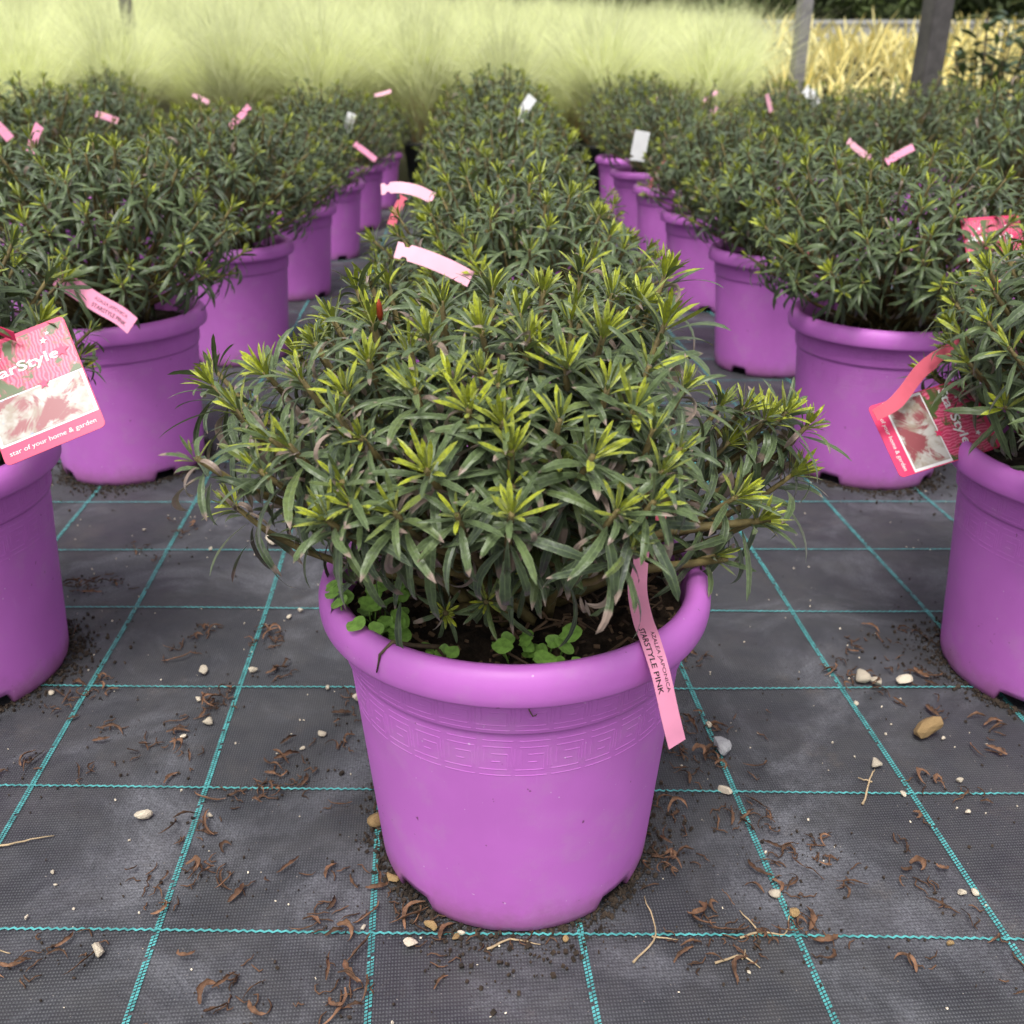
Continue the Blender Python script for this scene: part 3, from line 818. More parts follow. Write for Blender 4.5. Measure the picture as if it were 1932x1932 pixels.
for row in range(15):
    y = 6.1 + row * .70
    for i in range(0, 32):
        x = .235 * y + .20 + i * .60 + (.30 if row % 2 else 0) + rg.gauss(0, .05)
        yy = y + rg.gauss(0, .06)
        if x > .58 * yy + .7 or (x > 2.2 and yy < 5.6): continue
        o = link('yucca', YUC[k % 3]); k += 1
        o.location = (x, yy, terrain(x, yy)); o.rotation_euler = (rg.gauss(0, .06), rg.gauss(0, .06), rg.uniform(0, 6.28))
        s = rg.uniform(.8, 1.3); o.scale = (s, s, s)
        tag(o, 'yellow striped strap-leaved plant in the bed before the dark hedge', 'yucca', 'yellow striped plants in the far bed')
        link('nursery_pot', GPOT, o)
        if rg.random() < .35: link('orange_bloom', FLOW, o)
o = link('yucca', YUC[1]); o.location = (1.63, 5.45, 0); o.rotation_euler = (0, 0, .6); o.scale = (1.15, 1.15, 1.15)
tag(o, 'single yellow striped plant standing close behind the azaleas, in front of a grey post', 'yucca'); link('nursery_pot', GPOT, o)

# broad-leaved shrubs at the edge of the azalea bed
def broad_shrub(seed):
    rng = random.Random(seed); st = MB(); leaves = []
    for i in range(26):
        az = rng.uniform(0, 6.28); r = rng.uniform(.03, .34); h = rng.uniform(.5, .92)
        top = Vector((r * math.cos(az), r * math.sin(az), h))
        pts = [Vector((0, 0, .1)), Vector((top.x * .3, top.y * .3, h * .4)), Vector((top.x * .75, top.y * .75, h * .75)), top]
        st.tube(pts, [.008, .006, .004, .002], 5)
        for j in range(15):
            t = .25 + .75 * j / 14; seg = min(2, int(t * 3)); q = t * 3 - seg
            p = pts[seg].lerp(pts[seg + 1], q); a2 = j * 2.4 + i
            d = np.array([math.cos(a2), math.sin(a2), rng.uniform(-.1, .8)])
            leaves.append((rng.choice(BCLS), leaf_matrix(np.array(p), d, np.array([0, 0, 1.0]), rng.uniform(.8, 1.25)), 'mid'))
    return st.mesh('broadleaf_shrub', M['woody']), join_leaves('foliage', leaves, BLIB, M['laurel'], rng)
rr = random.Random(70); BLIB = []; BCLS = []
for k in range(8):
    V, q, A = leaf_geo(rr.uniform(.085, .115), rr.uniform(.040, .052), rr.uniform(.2, .9), rr.uniform(-.4, .4), .3, 5, rr.uniform(.3, 1), -.2, rr)
    BLIB.append((V, q, A, None)); BCLS.append(k)
for k, (x, y, s, lab) in enumerate(((2.30, 4.95, 1.0, 'dark glossy broad-leaved shrub just behind the brown post'), (2.80, 5.5, 1.08, 'dark glossy broad-leaved shrub beside another, furthest from the brown post'))):
    st, f = broad_shrub(100 + k)
    o = link('broadleaf_shrub', st); o.location = (x, y, terrain(x, y)); o.scale = (s, s, s)
    tag(o, lab, 'shrub'); q = link('foliage', f, o); q['kind'] = 'stuff'

# concrete wall and hedge at the far end of the bed
wb = MB(); wz = terrain(5, 17.2)
for k in range(20): wb.box((-20 + 2.02 * k, 17.6, wz + .20), (2.0, .22, .60)); wb.box((-20 + 2.02 * k, 17.6, wz + .53), (2.0, .28, .06))
tag(link('retaining_wall', wb.mesh('retaining_wall', M['path'], False)), 'low pale concrete wall at the foot of the dark hedge', 'wall')
hr = np.random.default_rng(9); nh = 26000
hx = hr.uniform(-14, 16, nh); hz = 1.0 + hr.uniform(0, 1, nh) * (2.6 + .5 * np.sin(hx * 1.3)); hy = 18.9 + .45 * np.sin(hx * 2.1) * np.cos(hz * 2) + hr.normal(0, .18, nh)
d1 = hr.normal(0, 1, (nh, 3)); d1 /= np.linalg.norm(d1, axis=1)[:, None]; d2 = np.cross(d1, hr.normal(0, 1, (nh, 3))); d2 /= np.linalg.norm(d2, axis=1)[:, None]
c = np.stack([hx, hy, hz], 1); L_ = hr.uniform(.06, .13, (nh, 1))
V = np.stack([c - d1 * L_, c + d2 * L_ * .4, c + d1 * L_, c - d2 * L_ * .4], 1).reshape(-1, 3)
hf = np.arange(nh * 4).reshape(-1, 4)
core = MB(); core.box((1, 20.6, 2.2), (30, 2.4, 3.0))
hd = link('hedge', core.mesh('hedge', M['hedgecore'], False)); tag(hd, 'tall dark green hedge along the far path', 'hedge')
q = link('foliage', mesh('foliage', V, hf, M['hedge'], False), hd); q['kind'] = 'stuff'

# steel posts
def post(x, y, w, d, h, mat, label):
    bm = bmesh.new()
    def bx(cx, cy, cz, sx, sy, sz):
        r = bmesh.ops.create_cube(bm, size=1)
        for v in r['verts']: v.co = Vector((cx + v.co.x * sx, cy + v.co.y * sy, cz + v.co.z * sz))
    bx(0, 0, h / 2, w, d, h); bx(0, 0, .006, w * 2.2, d * 2.2, .012); bx(0, 0, h + .006, w * 1.06, d * 1.06, .012)
    bmesh.ops.bevel(bm, geom=[e for e in bm.edges], offset=.004, segments=2, affect='EDGES')
    for sx in (-1, 1):
        for sy in (-1, 1):
            m = Matrix.Translation((sx * w * .85, sy * d * .85, .018))
            bmesh.ops.create_cone(bm, cap_ends=True, segments=6, radius1=.008, radius2=.008, depth=.014, matrix=m)
    me = bpy.data.meshes.new('steel_post'); bm.to_mesh(me); bm.free(); me.materials.append(mat)
    o = link('steel_post', me); o.location = (x, y, terrain(x, y)); o.rotation_euler = (0, 0, R(12))
    return tag(o, label, 'post')
post(-2.36, 6.55, .07, .07, 3.0, M['post'], 'slim dark post rising out of the pale grass')
post(1.64, 6.0, .07, .07, 3.0, M['postgrey'], 'light grey post behind the single yellow striped plant')
post(1.71, 4.30, .088, .088, 3.0, M['post'], 'thick brown-black post between azaleas and yellow plants')

# ------------------------------------------------------------------ tags and cards
def spline(pts, n):
    P = [Vector(p) for p in pts]; P = [P[0] * 2 - P[1]] + P + [P[-1] * 2 - P[-2]]; out = []
    for i in range(1, len(P) - 2):
        for k in range(n):
            t = k / n; a, b, c, d = P[i - 1], P[i], P[i + 1], P[i + 2]
            out.append(.5 * ((2 * b) + (c - a) * t + (2 * a - 5 * b + 4 * c - d) * t * t + (3 * b - a - 3 * c + d) * t ** 3))
    return out + [P[-2]]
class Strip:
    """flat flexible strip along a 3D curve; side = across direction"""
    def __init__(s, pts, side, n=10):
        s.p = spline(pts, n); s.side0 = Vector(side)
        s.acc = [0.0]
        for a, b in zip(s.p, s.p[1:]): s.acc.append(s.acc[-1] + (b - a).length)
        s.L = s.acc[-1]
    def frame(s, d):
        d = min(max(d, 0), s.L); i = 0
        while i < len(s.acc) - 2 and s.acc[i + 1] < d: i += 1
        f = (d - s.acc[i]) / max(1e-9, s.acc[i + 1] - s.acc[i])
        p = s.p[i].lerp(s.p[i + 1], f)
        def tan(j): return (s.p[min(j + 1, len(s.p) - 1)] - s.p[max(j - 1, 0)]).normalized()
        t = tan(i).lerp(tan(i + 1), f).normalized()
        x = (s.side0 - t * s.side0.dot(t)).normalized()
        return p, t, x, t.cross(x)
    def at(s, d, w, h):
        p, t, x, n = s.frame(d); return p + x * w + n * h
    def mesh(s, name, width, mat, thick=.00035, wf=None, nseg=60):
        V = []; F = []
        for i in range(nseg + 1):
            d = s.L * i / nseg
            hw = width / 2 * (wf(d) if wf else 1)
            for w, h in ((-hw, 0), (hw, 0), (hw, -thick), (-hw, -thick)): V.append(s.at(d, w, h))
        for i in range(nseg):
            for k in range(4): F.append((i * 4 + k, i * 4 + (k + 1) % 4, (i + 1) * 4 + (k + 1) % 4, (i + 1) * 4 + k))
        F += [(3, 2, 1, 0), tuple(nseg * 4 + k for k in range(4))]
        return mesh(name, V, F, mat, False)
def text_flat(body, width=None, height=None, bold=0.0, shear=0.0):
    cu = bpy.data.curves.new('lettering', 'FONT'); cu.body = body; cu.size = 1; cu.offset = bold; cu.shear = shear; cu.resolution_u = 3
    ob = bpy.data.objects.new('lettering', cu); COL.objects.link(ob)
    dg = bpy.context.evaluated_depsgraph_get(); me = bpy.data.meshes.new_from_object(ob.evaluated_get(dg))
    V = [v.co.copy() for v in me.vertices]; F = [tuple(p.vertices) for p in me.polygons]
    bpy.data.objects.remove(ob); bpy.data.curves.remove(cu); bpy.data.meshes.remove(me)
    x0, x1 = min(v.x for v in V), max(v.x for v in V); y0, y1 = min(v.y for v in V), max(v.y for v in V)
    sx = width / (x1 - x0); sy = height / (y1 - y0) if height else sx
    return [((v.x - x0) * sx, (v.y - y0) * sy) for v in V], F

def lettering_on_strip(st, body, d0, w0, width, height, mat, parent, bold=0.0):
    V, F = text_flat(body, width, height, bold)
    # reading runs along the strip; tops of letters towards +side
    vv = [st.at(d0 + x, w0 + y, .00025) for x, y in V]
    return link('lettering', mesh('lettering', vv, F, mat, False), parent)

ox, oy = MAIN[0], MAIN[1]
def mainp(p): return (p[0] + ox, p[1] + oy, p[2])
ts = Strip([mainp(p) for p in ((.098, .020, .291), (.093, -.012, .283), (.087, -.050, .2705), (.0865, -.085, .2665), (.0885, -.112, .2655), (.0935, -.130, .2520), (.1005, -.137, .2240), (.1065, -.1375, .2020))], (1, .55, .12), 12)
def notch(d):
    for c in (.021, .0455):
        if abs(d - c) < .0022: return .62
    return 1
tg = tag(link('plant_strip', ts.mesh('plant_strip', .0138, M['pink'], .0004, notch, 150)), 'pink plastic strip with black lettering hanging over the rim of the front pot', 'plant tag')
lettering_on_strip(ts, 'AZALEA JAPONICA', ts.L * .60, .0010, .0455, .0033, M['ink'], tg)
lettering_on_strip(ts, 'STARSTYLE PINK', ts.L * .575, -.0050, .0500, .0039, M['ink'], tg, .012)
lp = Strip([mainp(p) for p in ((.098, .020, .291), (.103, .024, .300), (.107, .014, .306), (.108, .000, .302), (.104, -.008, .291), (.096, -.010, .286))], (1, .55, .12), 8)
link('loop', lp.mesh('loop', .010, M['pinkdark'], .0004, None, 40), tg)

def small_strip(p, d, L, w, mat, label, sag=.15, side=None, group=None, text=False, bend=0.0):
    p = Vector(p); d = Vector(d).normalized()
    side = Vector(side) if side else d.cross(Vector((0, -.9, .45)))
    pts = [p - d * L * .5, p - d * L * .18 + Vector((0, 0, sag * L * .35)), p + d * L * .18 + Vector((0, 0, sag * L * .35)), p + d * L * .5 + Vector((0, 0, -bend * L))]
    st = Strip(pts, side, 8)
    o = tag(link('plant_strip', st.mesh('plant_strip', w, mat, .0004, lambda q: .6 if abs(q - L * .12) < .003 else 1, 40)), label, 'plant tag', group)
    if text:
        lettering_on_strip(st, 'AZALEA JAPONICA', L * .45, .0004 * (w / .013), L * .42, w * .2, M['ink'], o)
        lettering_on_strip(st, 'STARSTYLE PINK', L * .45, -w * .33, L * .45, w * .22, M['ink'], o, .012)
    return o
# lettered strip across the soil of the pot behind the upright card
st = Strip([(-.640, 1.350, .3435), (-.613, 1.345, .326), (-.58, 1.328, .311), (-.546, 1.309, .299), (-.525, 1.297, .2865)], (.25, .35, .85), 10)
o = tag(link('plant_strip', st.mesh('plant_strip', .026, M['pink'], .0005, None, 60)), 'wide pink strip with faint lettering slanting across the soil', 'plant tag')
lettering_on_strip(st, 'AZALEA JAPONICA', st.L * .45, .001, st.L * .45, .006, M['ink'], o)
lettering_on_strip(st, 'STARSTYLE PINK', st.L * .45, -.008, st.L * .48, .006, M['ink'], o, .012)

small_strip((-.093, 1.14, .398), (.085, -.012, -.031), .095, .020, M['pinkpale'], 'pale pink strip lying on the azalea right behind the front one', .1)
small_strip((-.172, 1.63, .425), (.08, -.01, -.012), .088, .019, M['pinkpale'], 'nearly white pink strip sticking out beside the second azalea behind the front one', .25)
small_strip((-.186, 1.60, .402), (-.3, -.1, -.6), .05, .014, M['pinkdark'], 'short red strip hanging under the nearly white strip', .1)
PG = 'pink strips among the far azaleas'; PL = 'small pink strip poking out of the far azalea leaves'
for p, d in (((-.605, 4.85, .545), (1, 0, .25)), ((-.715, 2.69, .520), (.7, 0, .6)), ((-1.087, 2.75, .515), (.9, 0, -.3)), ((-1.236, 4.1, .535), (.8, .1, -.4)), ((-.44, 3.03, .41), (.8, 0, -.6)), ((.61, 4.5, .52), (.5, 0, .5)), ((.90, 4.7, .53), (.7, 0, .5)), ((.673, 3.5, .49), (.4, 0, .6)), ((1.01, 4.05, .52), (.3, 0, -.8)), ((.93, 2.42, .445), (.7, 0, .4)), ((.865, 2.52, .45), (.6, 0, -.4))):
    small_strip((p[0], p[1], p[2] - .015), d, rg.uniform(.05, .08), .017, rg.choice((M['pink'], M['pink'], M['pinkpale'])), PL, rg.uniform(-.15, .15), group=PG)
small_strip((-.967, 2.06, .485), (.4, 0, .7), .06, .02, M['pink'], 'pink strip standing up between two outer azaleas by the pale grass', .2)
small_strip((-1.126, 2.23, .50), (.6, 0, -.6), .07, .02, M['pink'], 'pink strip slanting down at the outermost azalea by the pale grass', .2)
small_strip((.535, 1.75, .315), (.066, .06, .06), .12, .018, M['pinkdark'], 'rose strip slanting out of the azalea between the two picture cards', .1)
small_strip((.565, 1.72, .352), (.5, 0, .1), .05, .02, M['pink'], 'short pink strip above the slanting rose strip', .2)
small_strip((.455, 3.10, .335), (.5, .1, .8), .11, .012, M['pinkdark'], 'thin red strip dangling over a purple rim near the white tag', .1)
WG = 'white tags among the far azaleas'
for p, d, l, lab in (((.04, 3.0, .515), (.45, 0, .7), .075, 'slim white tag standing in an azalea behind the front one'), ((1.245, 4.3, .525), (.6, 0, -.6), .085, 'white crumpled tag in front of the single yellow striped plant'), ((.385, 3.05, .41), (.15, 0, 1), .085, 'upright white tag above a purple pot near the thin red strip'), ((-.547, 3.45, .46), (.3, 0, .9), .06, 'small white tag deep among the azaleas')):
    small_strip(p, d, l, .045 if l > .08 else .03, M['white'], lab, .12)

def star(n, r0, r1, rot=0):
    V = [(0, 0)] + [((r0 if k % 2 == 0 else r1) * math.sin(rot + math.pi * k / n), (r0 if k % 2 == 0 else r1) * math.cos(rot + math.pi * k / n)) for k in range(2 * n)]
    return V, [(0, 1 + (k + 1) % (2 * n), 1 + k) for k in range(2 * n)]
def rounded(w, h, r, n=5):
    P = []
    for cx, cy, a0 in ((w / 2 - r, h / 2 - r, 0), (-w / 2 + r, h / 2 - r, 90), (-w / 2 + r, -h / 2 + r, 180), (w / 2 - r, -h / 2 + r, 270)):
        for k in range(n + 1):
            a = R(a0 + 90 * k / n); P.append((cx + r * math.cos(a), cy + r * math.sin(a)))
    return P
def picture_card(loc, right, up, w, h, label, logo=True):
    x = Vector(right).normalized(); u = Vector(up); u = (u - x * u.dot(x)).normalized(); n = x.cross(u)
    mw = Matrix((( x.x, u.x, n.x, loc[0]), (x.y, u.y, n.y, loc[1]), (x.z, u.z, n.z, loc[2]), (0, 0, 0, 1)))
    P = rounded(w, h, .005); k = len(P)
    V = [(a, b, .0003) for a, b in P] + [(a, b, -.0003) for a, b in P]
    F = [tuple(range(k)), tuple(range(2 * k - 1, k - 1, -1))] + [((i + 1) % k, i, k + i, k + (i + 1) % k) for i in range(k)]
    o = link('picture_card', mesh('picture_card', V, F, M['cardpink'], False)); o.matrix_world = mw
    tag(o, label, 'plant tag')
    def sheet(name, x0, x1, y0, y1, mat, z): return link(name, mesh(name, [(x0, y0, z), (x1, y0, z), (x1, y1, z), (x0, y1, z)], [(0, 1, 2, 3)], mat, False), o)
    yb = -h / 2 + .145 * h; ym = -h / 2 + .52 * h
    sheet('flower_picture', -w / 2 + .001, w / 2 - .001, ym, h / 2 - .0045, M['photo_flower'], .0008)
    sheet('garden_picture', -w / 2 + .004, w / 2 - .004, yb + .002, ym - .0015, M['photo_garden'], .0008)
    sheet('picture_border', -w / 2 + .001, w / 2 - .001, yb, ym, M['white'], .0005)
    def put(name, V2, F2, cx, cy, z, mat): return link(name, mesh(name, [(a + cx, b + cy, z) for a, b in V2], F2, mat, False), o)
    V2, F2 = text_flat('StarStyle', w * .78, h * .115, .015)
    put('logo_lettering', V2, F2, -w * .44, ym + .13 * h, .0012, M['white'])
    V2, F2 = star(5, h * .062, h * .028, .2); put('star', V2, F2, w * .37, ym + .20 * h, .0014, M['cardpink'])
    for cx, cy, s in ((.24, .33, .6), (.30, .38, .4), (-.22, .32, .5), (-.28, .29, .35)):
        V2, F2 = star(5, h * .05 * s, h * .022 * s, .3); put('star', V2, F2, w * cx, ym + cy * h, .0014, M['white'])
    V2, F2 = star(5, h * .045, h * .02, .1); put('star', V2, F2, w * .10, ym - .01 * h, .0014, M['cardpink'])
    V2, F2 = text_flat('star of your home & garden', w * .86, h * .05); put('lettering', V2, F2, -w * .43, -h / 2 + .045 * h, .0008, M['white'])
    return o
cL = picture_card((-.428, .818, .345), (.087, .030, .030), (-.064, .076, .094), .091, .119, 'upright picture card of pink azaleas with star logo beside the large foreground leaves')
st = Strip([(-.446, .838, .388), (-.480, .850, .396), (-.530, .870, .400)], (0, -.3, 1), 8)
link('strap', st.mesh('strap', .010, M['cardpink'], .0005, None, 12), cL).matrix_parent_inverse = cL.matrix_world.inverted()
cR = picture_card((.4325, .918, .274), (.021, -.045, -.049), (.088, .030, .034), .082, .112, 'picture card hanging sideways from rose strip, pink band lettered white')
st = Strip([(.362, .898, .293), (.385, .905, .306), (.420, .938, .330), (.455, .955, .345), (.490, .960, .358)], (-.45, .2, .75), 10)
o = tag(link('plant_strip', st.mesh('plant_strip', .016, M['pinkdark'], .0006, lambda d: .75 + .25 * min(1, d / .03), 50)), 'rose plastic strip holding the sideways picture card', 'plant tag')
small_strip((.505, .930, .352), (.2, 0, 1), .03, .014, M['pink'], 'small pink tag end beside the rose strip in the leaves', .1)
picture_card((.665, 1.33, .379), (.92, .0, .06), (.45, .55, .75), .080, .112, 'picture card of pink azaleas leaning among leaves behind the half bare rim')

# ------------------------------------------------------------------ weeds in the front pot
def weed(label, spots, seed):
    rng = random.Random(seed)
    o = tag(empty('weed', (ox + spots[0][0], oy + spots[0][1], .238)), label, 'weed')
    st = MB()
    for (x, y, z, r) in spots:
        p = Vector((x - spots[0][0], y - spots[0][1], z - .238))
        st.tube([(p.x * .8 + rng.gauss(0, .003), p.y * .8 + .004, 0), (p.x * .9, p.y * .9, p.z * .6), p], .0006, 5)
        V = [(0, 0, 0)]; n = 14
        for k in range(n):
            a = 2 * math.pi * k / n; q = r * (1 - .28 * math.exp(-((a - math.pi) / .35) ** 2)) * (1 + .05 * math.sin(4 * a))
            V.append((q * math.cos(a), q * math.sin(a) * .92, .12 * q + rng.gauss(0, .0003)))
        me = mesh('leaf', V, [(0, 1 + k, 1 + (k + 1) % n) for k in range(n)], M['weed'])
        l = link('leaf', me, o); l.location = p
        l.rotation_euler = (R(rng.uniform(5, 40)), R(rng.gauss(0, 18)), rng.uniform(-1, 1))
    link('stem', st.mesh('stem', M['weed']), o)
rg = random.Random(15)
W1 = [(-.108, -.050, .250, .006)] + [(-.112 + rg.uniform(-.012, .035) , -.055 + rg.uniform(-.035, .022), rg.uniform(.252, .270), rg.uniform(.0050, .0095)) for _ in range(22)]
W1 = [w for w in W1 if w[0] ** 2 + w[1] ** 2 < .0150] + [(-.1275, -.058, .270, .0065), (-.121, -.070, .270, .0075), (-.130, -.048, .2705, .006), (-.1235, -.052, .270, .0055), (-.127, -.046, .2675, .004), (-.119, -.058, .2675, .006), (-.1065, -.092, .2655, .0078), (-.094, -.092, .262, .006)]
weed('round-leaved green weed spilling over the inner rim of the front pot', W1, 1)
W2 = [(.018, -.098, .248, .006)] + [(.018 + rg.uniform(-.03, .03), -.100 + rg.uniform(-.014, .010), rg.uniform(.246, .262), rg.uniform(.004, .0088)) for _ in range(13)]
weed('small round-leaved weed under the drooping leaves at the pot front', W2, 2)
W3 = [(-.050, -.098, .246, .005)] + [(-.050 + rg.uniform(-.014, .014), -.098 + rg.uniform(-.012, .012), rg.uniform(.243, .251), rg.uniform(.003, .0055)) for _ in range(5)]
weed('tiny weed seedling by the dry runner on the soil', W3, 3)

# ------------------------------------------------------------------ things lying on the ground cloth
def dried_leaf(seed):
    rng = random.Random(seed); L = rng.uniform(.016, .034); n = 9; W = rng.uniform(.0018, .0042)
    V = []; F = []; p = Vector((0, 0, .0022)); a = 0.0; cu = rng.uniform(-3.4, 3.4)
    lift = rng.uniform(.1, .5)
    for i in range(n + 1):
        t = i / n; w = W * (math.sin(math.pi * min(1, t * .9 + .08)) ** .7) * (1 + .25 * math.sin(i * 2.2 + seed))
        if i: a += cu / n * (.5 + t) + rng.gauss(0, .12); p = p + Vector((math.cos(a), math.sin(a), 0)) * (L / n)
        z = .0015 + lift * .010 * math.sin(math.pi * t) ** 2
        tw = rng.uniform(.5, 1.3) if i == 0 else tw + rng.gauss(.08, .25)
        nx_, ny_ = -math.sin(a), math.cos(a)
        for u in (-1, -.3, .35, 1):
            ang = u * 1.25 + tw * .5
            V.append((p.x + nx_ * math.sin(ang) * w * .6, p.y + ny_ * math.sin(ang) * w * .6, z + w * .62 * (1 - math.cos(ang))))
    for i in range(n):
        for k in range(3): F.append((i * 4 + k, i * 4 + k + 1, (i + 1) * 4 + k + 1, (i + 1) * 4 + k))
    c = sum((Vector(v) for v in V), Vector()) / len(V)
    return mesh('dried_leaf', [(x - c.x, y - c.y, z) for x, y, z in V], F, M['dried'])
DL = [dried_leaf(200 + k) for k in range(22)]
DEB = [(-0.55,1.072,10),(-0.515,1.087,3),(-0.361,0.963,4),(-0.383,0.926,3),(-0.287,0.944,7),(-0.255,0.875,3),(-0.31,0.819,9),(-0.449,0.849,4),(-0.469,0.824,4),(-0.411,0.781,3),(-0.362,0.741,3),(-0.335,0.767,4),(-0.32,0.713,2),(-0.39,0.707,2),(-0.465,0.715,3),(-0.224,0.689,9),(-0.201,0.705,4),(-0.218,0.733,2),(-0.16,0.746,3),(-0.256,0.683,2),(-0.271,0.635,5),(-0.255,0.584,6),(-0.22,0.575,3),(-0.304,0.571,3),(-0.279,0.552,2),(-0.163,0.587,2),(-0.158,0.546,3),(-0.127,0.533,3),(-0.197,0.469,7),(-0.125,0.471,8),(-0.352,0.499,4),(-0.326,0.509,2),(-0.16,0.652,1),(-0.474,1.151,2),(-0.479,1.239,4),(-0.525,1.176,3),(-0.531,0.938,6),(-0.164,0.809,4),(-0.114,0.587,3),(0.205,0.909,2),(0.191,0.893,3),(0.175,0.785,6),(0.164,0.755,8),(0.189,0.733,6),(0.17,0.709,3),(0.208,0.781,3),(0.251,0.802,1),(0.228,0.721,1),(0.144,0.662,3),(0.126,0.605,8),(0.138,0.589,2),(0.198,0.654,2),(0.207,0.639,3),(0.225,0.644,3),(0.222,0.598,3),(0.244,0.612,3),(0.263,0.605,4),(0.278,0.575,2),(0.34,0.619,2),(0.221,0.571,4),(0.173,0.544,3),(0.18,0.518,7),(0.144,0.518,4),(0.154,0.496,2),(0.232,0.536,3),(0.235,0.522,2),(0.238,0.511,1),(0.299,0.5,2),(0.34,0.571,3),(0.346,0.55,2),(0.4,0.692,3),(0.358,0.662,1),(0.424,0.667,1),(0.471,0.736,2),(0.489,0.775,3),(0.437,0.802,3),(0.403,0.83,2),(0.368,0.881,4),(0.383,0.865,5),(0.386,0.931,3),(0.441,0.931,1),(0.474,0.953,3),(0.44,0.889,3),(0.456,0.861,3),(0.422,0.951,2),(0.367,0.517,2),(0.387,0.706,1),(0.363,0.487,1),(-0.068,0.533,4),(-0.047,0.513,5),(-0.01,0.515,4),(0.018,0.511,3),(-0.094,0.564,3)]
rg = random.Random(61); nd = 0
POTS = [(MAIN[0], MAIN[1]), (-.615, .885), (.60, .89), (-.645, 1.513), (.592, 1.495)]
def clear(x, y, m=.118): return all((x - a) ** 2 + (y - b) ** 2 > m * m for a, b in POTS)
for (x, y, n) in DEB:
    for k in range(n):
        s = .004 + .0045 * math.sqrt(n)
        px, py = x + rg.gauss(0, s), y + rg.gauss(0, s)
        if not clear(px, py) or nd >= 298: continue
        o = link('dried_leaf', rg.choice(DL)); nd += 1
        o.location = (px, py, .0022 + .0012 * k * (n > 4)); o.rotation_euler = (rg.gauss(0, .12), rg.gauss(0, .12), rg.uniform(0, 6.28))
        q = rg.uniform(.6, 1.15); o.scale = (q, q, q)
        tag(o, 'brown curled dried leaf scrap lying on the black ground cloth', 'dried leaf', 'dried leaf scraps on the ground cloth')
def stone(seed, flat):
    bm = bmesh.new(); bmesh.ops.create_icosphere(bm, subdivisions=2, radius=.5)
    rng = random.Random(seed); ds = [(Vector((rng.gauss(0, 1), rng.gauss(0, 1), rng.gauss(0, 1))).normalized(), rng.uniform(.20, .42)) for _ in range(11)]
    for v in bm.verts:
        for d, h in ds:
            q = v.co.dot(d)
            if q > h: v.co -= d * (q - h) * .98
        v.co.y *= .72; v.co.z *= flat; v.co += v.co.normalized() * rng.gauss(0, .008)
    z0 = min(v.co.z for v in bm.verts)
    for v in bm.verts: v.co.z -= z0
    me = bpy.data.meshes.new('pebble'); bm.to_mesh(me); bm.free()
    me.polygons.foreach_set('use_smooth', [seed % 3 == 0] * len(me.polygons)); return me
PEB = [(-0.309,0.785,1.6,0),(-0.341,0.875,1.5,0),(-0.287,0.877,1.2,0),(-0.492,0.838,0.9,0),(-0.327,0.652,1.7,0),(-0.311,0.508,1.4,0),(-0.119,0.645,2.1,1),(-0.098,0.579,1.3,1),(-0.163,0.824,1.4,0),(-0.191,0.768,1.2,0),(-0.198,0.846,0.8,0),(-0.26,1.007,0.9,0),(-0.271,0.994,1,0),(-0.337,1.194,3.2,0),(-0.42,1.176,0.9,0),(-0.351,1.159,0.9,0),(-0.38,0.587,0.5,0),(-0.205,0.745,0.6,0),(-0.331,0.826,1,0),(-0.327,0.763,0.8,0),(-0.268,0.652,0.7,0),(-0.115,0.531,0.6,0),(-0.534,1.237,0.7,0),(-0.38,0.54,0.5,0),(-0.372,0.574,0.4,0),(0.204,0.741,2.9,2),(0.416,0.766,3.6,1),(0.38,0.861,2.6,0),(0.426,0.857,2.0,0),(0.394,0.853,1.6,0),(0.348,0.721,1.6,0),(0.196,0.684,1.4,0),(0.2,0.781,1.1,0),(0.212,0.563,1.4,0),(0.222,0.545,1.2,1),(0.362,0.564,0.8,0),(0.373,0.565,0.9,0),(0.418,0.698,0.9,0),(0.361,0.818,0.7,0),(0.408,0.657,0.7,0),(0.359,0.681,0.7,0),(0.332,0.515,0.7,1),(0.174,0.491,0.4,0),(0.429,0.761,0.7,0),(-0.063,0.531,1.2,1),(-0.043,0.521,0.8,1),(-0.076,0.515,1.3,0),(0.041,0.52,0.7,1),(-0.039,0.526,0.7,0)]
labs = [('cream white pebble lying on the black ground cloth', 'cream pebbles on the ground cloth', 'pebble_white'), ('rough tan stone lying on the black ground cloth', 'tan stones on the ground cloth', 'pebble_tan'), ('large grey rounded pebble on a turquoise thread near the pink strip', None, 'pebble_grey')]
for k, (x, y, s, c) in enumerate(PEB):
    me = stone(300 + k, .5 + .2 * ((k * 7) % 3) / 2); me.materials.append(M[labs[c][2]])
    o = link('pebble', me); o.location = (x, y, .0012); q = s * .0105; o.scale = (q, q, q); o.rotation_euler = (0, 0, k * 1.7)
    lab = labs[c][0]; grp = labs[c][1]
    if s > 3.4: lab, grp = 'flat yellowish tan stone, the largest, lying alone inside a thread square', None
    elif c == 0 and s > 3: lab, grp = 'large white stone half hidden under the front azalea leaves', None
    tag(o, lab, 'pebble', grp)
# wispy root and stalk litter caught in the drifts
b = MB(); rg = random.Random(123)
for (x, y, n) in DEB:
    for k in range(int(n * 1.6)):
        px, py = x + rg.gauss(0, .011), y + rg.gauss(0, .011)
        if not clear(px, py): continue
        t = rg.uniform(0, 6.28); l = rg.uniform(.004, .009); pts = []
        for i in range(5):
            pts.append((px, py, .0015 + rg.uniform(0, .003))); t += rg.gauss(0, .7); px += math.cos(t) * l / 2; py += math.sin(t) * l / 2
        b.tube(pts, [.0005, .0007, .0007, .0006, .0003], 4)
tag(link('root_litter', b.mesh('root_litter', M['dried'])), 'wispy brown root litter gathered in drifts on the ground cloth', 'litter', kind='stuff')
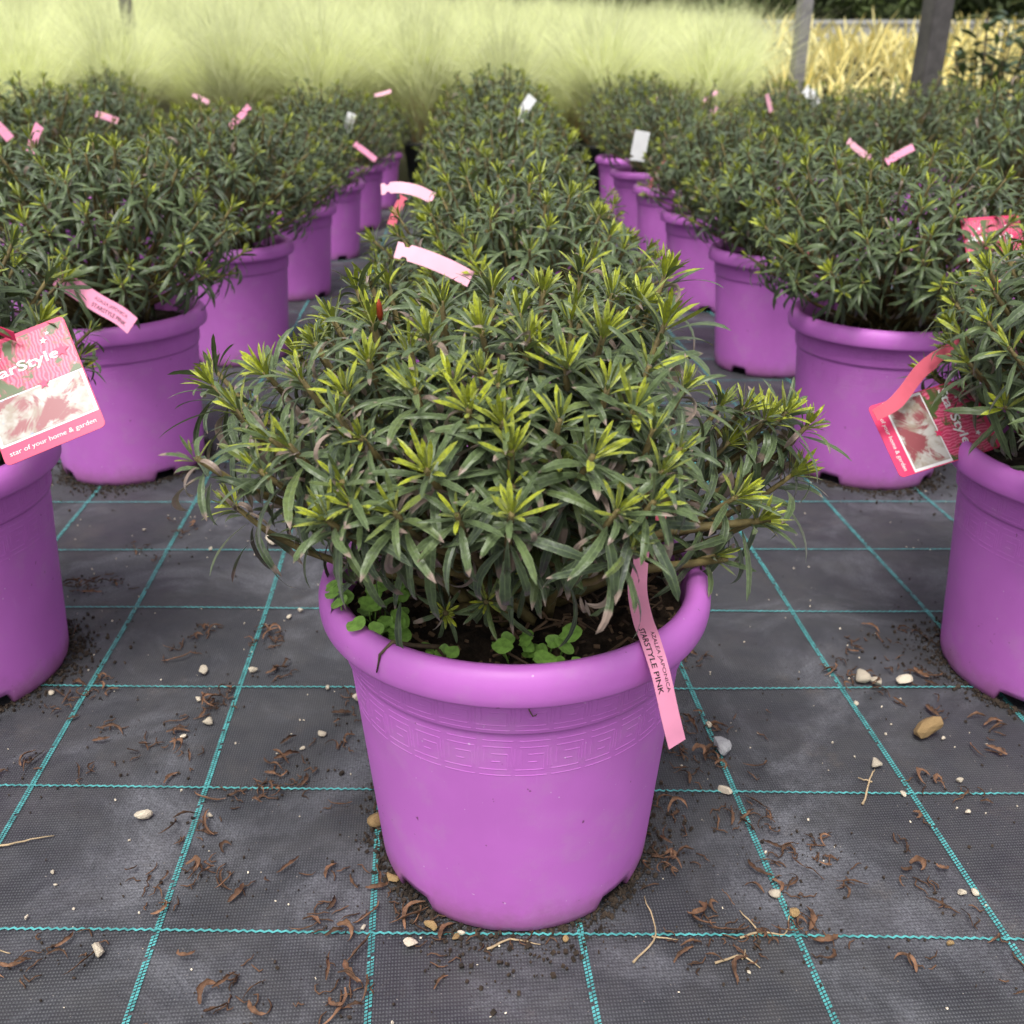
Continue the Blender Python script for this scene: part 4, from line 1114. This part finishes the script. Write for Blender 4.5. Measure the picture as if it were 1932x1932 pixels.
# twigs
TW = [((.318, .668), [(0, 0), (.018, .030), (.026, .046)], [(.018, .030), (.004, .034)], 'pale forked twig beside a cream pebble'),
      ((.090, .500), [(0, 0), (.020, .022), (.017, .062)], [(.020, .022), (.036, .020)], 'pale forked twig beside the foot of the front pot'),
      ((.175, .520), [(0, 0), (.016, .004), (.034, .006), (.044, .026)], [(.016, .004), (.004, .028)], 'bleached root tangle on a turquoise thread'),
      ((.152, .497), [(0, 0), (.018, .006), (.030, -.002)], [(.018, .006), (.026, .014)], 'short bleached root scrap among dried leaves'),
      ((-.455, .612), [(0, 0), (.030, .006), (.058, .016)], None, 'straight thin straw on bare cloth'),
      ((-.415, .500), [(0, 0), (.022, .010), (.040, .006)], [(.022, .010), (.012, .020)], 'thin white root by the brown leaf clump'),
      ((-.020, .512), [(0, 0), (.018, .008), (.042, .002)], None, 'curved dry stalk in front of the front pot')]
for (x, y), a, b2, lab in TW:
    b = MB()
    def crook(pl, r0):
        q = spline([(p[0] + rg.gauss(0, .0012), p[1] + rg.gauss(0, .0012), .0022 + .0012 * (i % 2)) for i, p in enumerate(pl)], 5)
        q = [v + Vector((rg.gauss(0, .0004), rg.gauss(0, .0004), 0)) for v in q]
        b.tube(q, [r0 * (1 - .6 * i / len(q)) * rg.uniform(.85, 1.15) for i in range(len(q))], 6)
    crook(a, .0010)
    if b2: crook(b2, .0008)
    o = link('twig', b.mesh('twig', M['twig'])); o.location = (x, y, 0); tag(o, lab, 'twig')
# soil crumbs: rings round the pots and a thin scatter
b = MB(); rg = random.Random(99)
def crumb(x, y, s):
    m = Euler((rg.uniform(0, 3), rg.uniform(0, 3), rg.uniform(0, 3))).to_matrix()
    b.box((x, y, .001 + s * .3), (s, s * rg.uniform(.5, 1), s * rg.uniform(.4, .8)), m)
for (cx, cy) in POTS:
    for i in range(2600):
        a = rg.uniform(0, 6.28); r = .108 + abs(rg.gauss(0, .016)) * (1.5 if rg.random() < .25 else .8) * (1 + .5 * math.sin(3 * a + cx * 9))
        crumb(cx + r * math.cos(a), cy + r * math.sin(a), .0006 + .0034 * rg.random() ** 2.5)
for i in range(900): 
    x, y = rg.uniform(-.8, .8), rg.uniform(.35, 1.7)
    if clear(x, y): crumb(x, y, .0005 + .0018 * rg.random() ** 3)
for (x, y, n) in DEB:
    for k in range(n * 3):
        px, py = x + rg.gauss(0, .016), y + rg.gauss(0, .016)
        if clear(px, py): crumb(px, py, .0005 + .0022 * rg.random() ** 2)
o = tag(link('soil_crumbs', b.mesh('soil_crumbs', M['crumb'], False)), 'dark soil crumbs spilt round the pots on the ground cloth', 'soil', kind='stuff')
b = MB()
for i in range(420):
    x, y = rg.uniform(-.75, .75), rg.uniform(.38, 1.5)
    if clear(x, y): crumb(x, y, rg.uniform(.0007, .0020))
tag(link('grit', b.mesh('grit', M['pebble_white'], False)), 'fine pale grit sprinkled over the ground cloth', 'grit', kind='stuff')
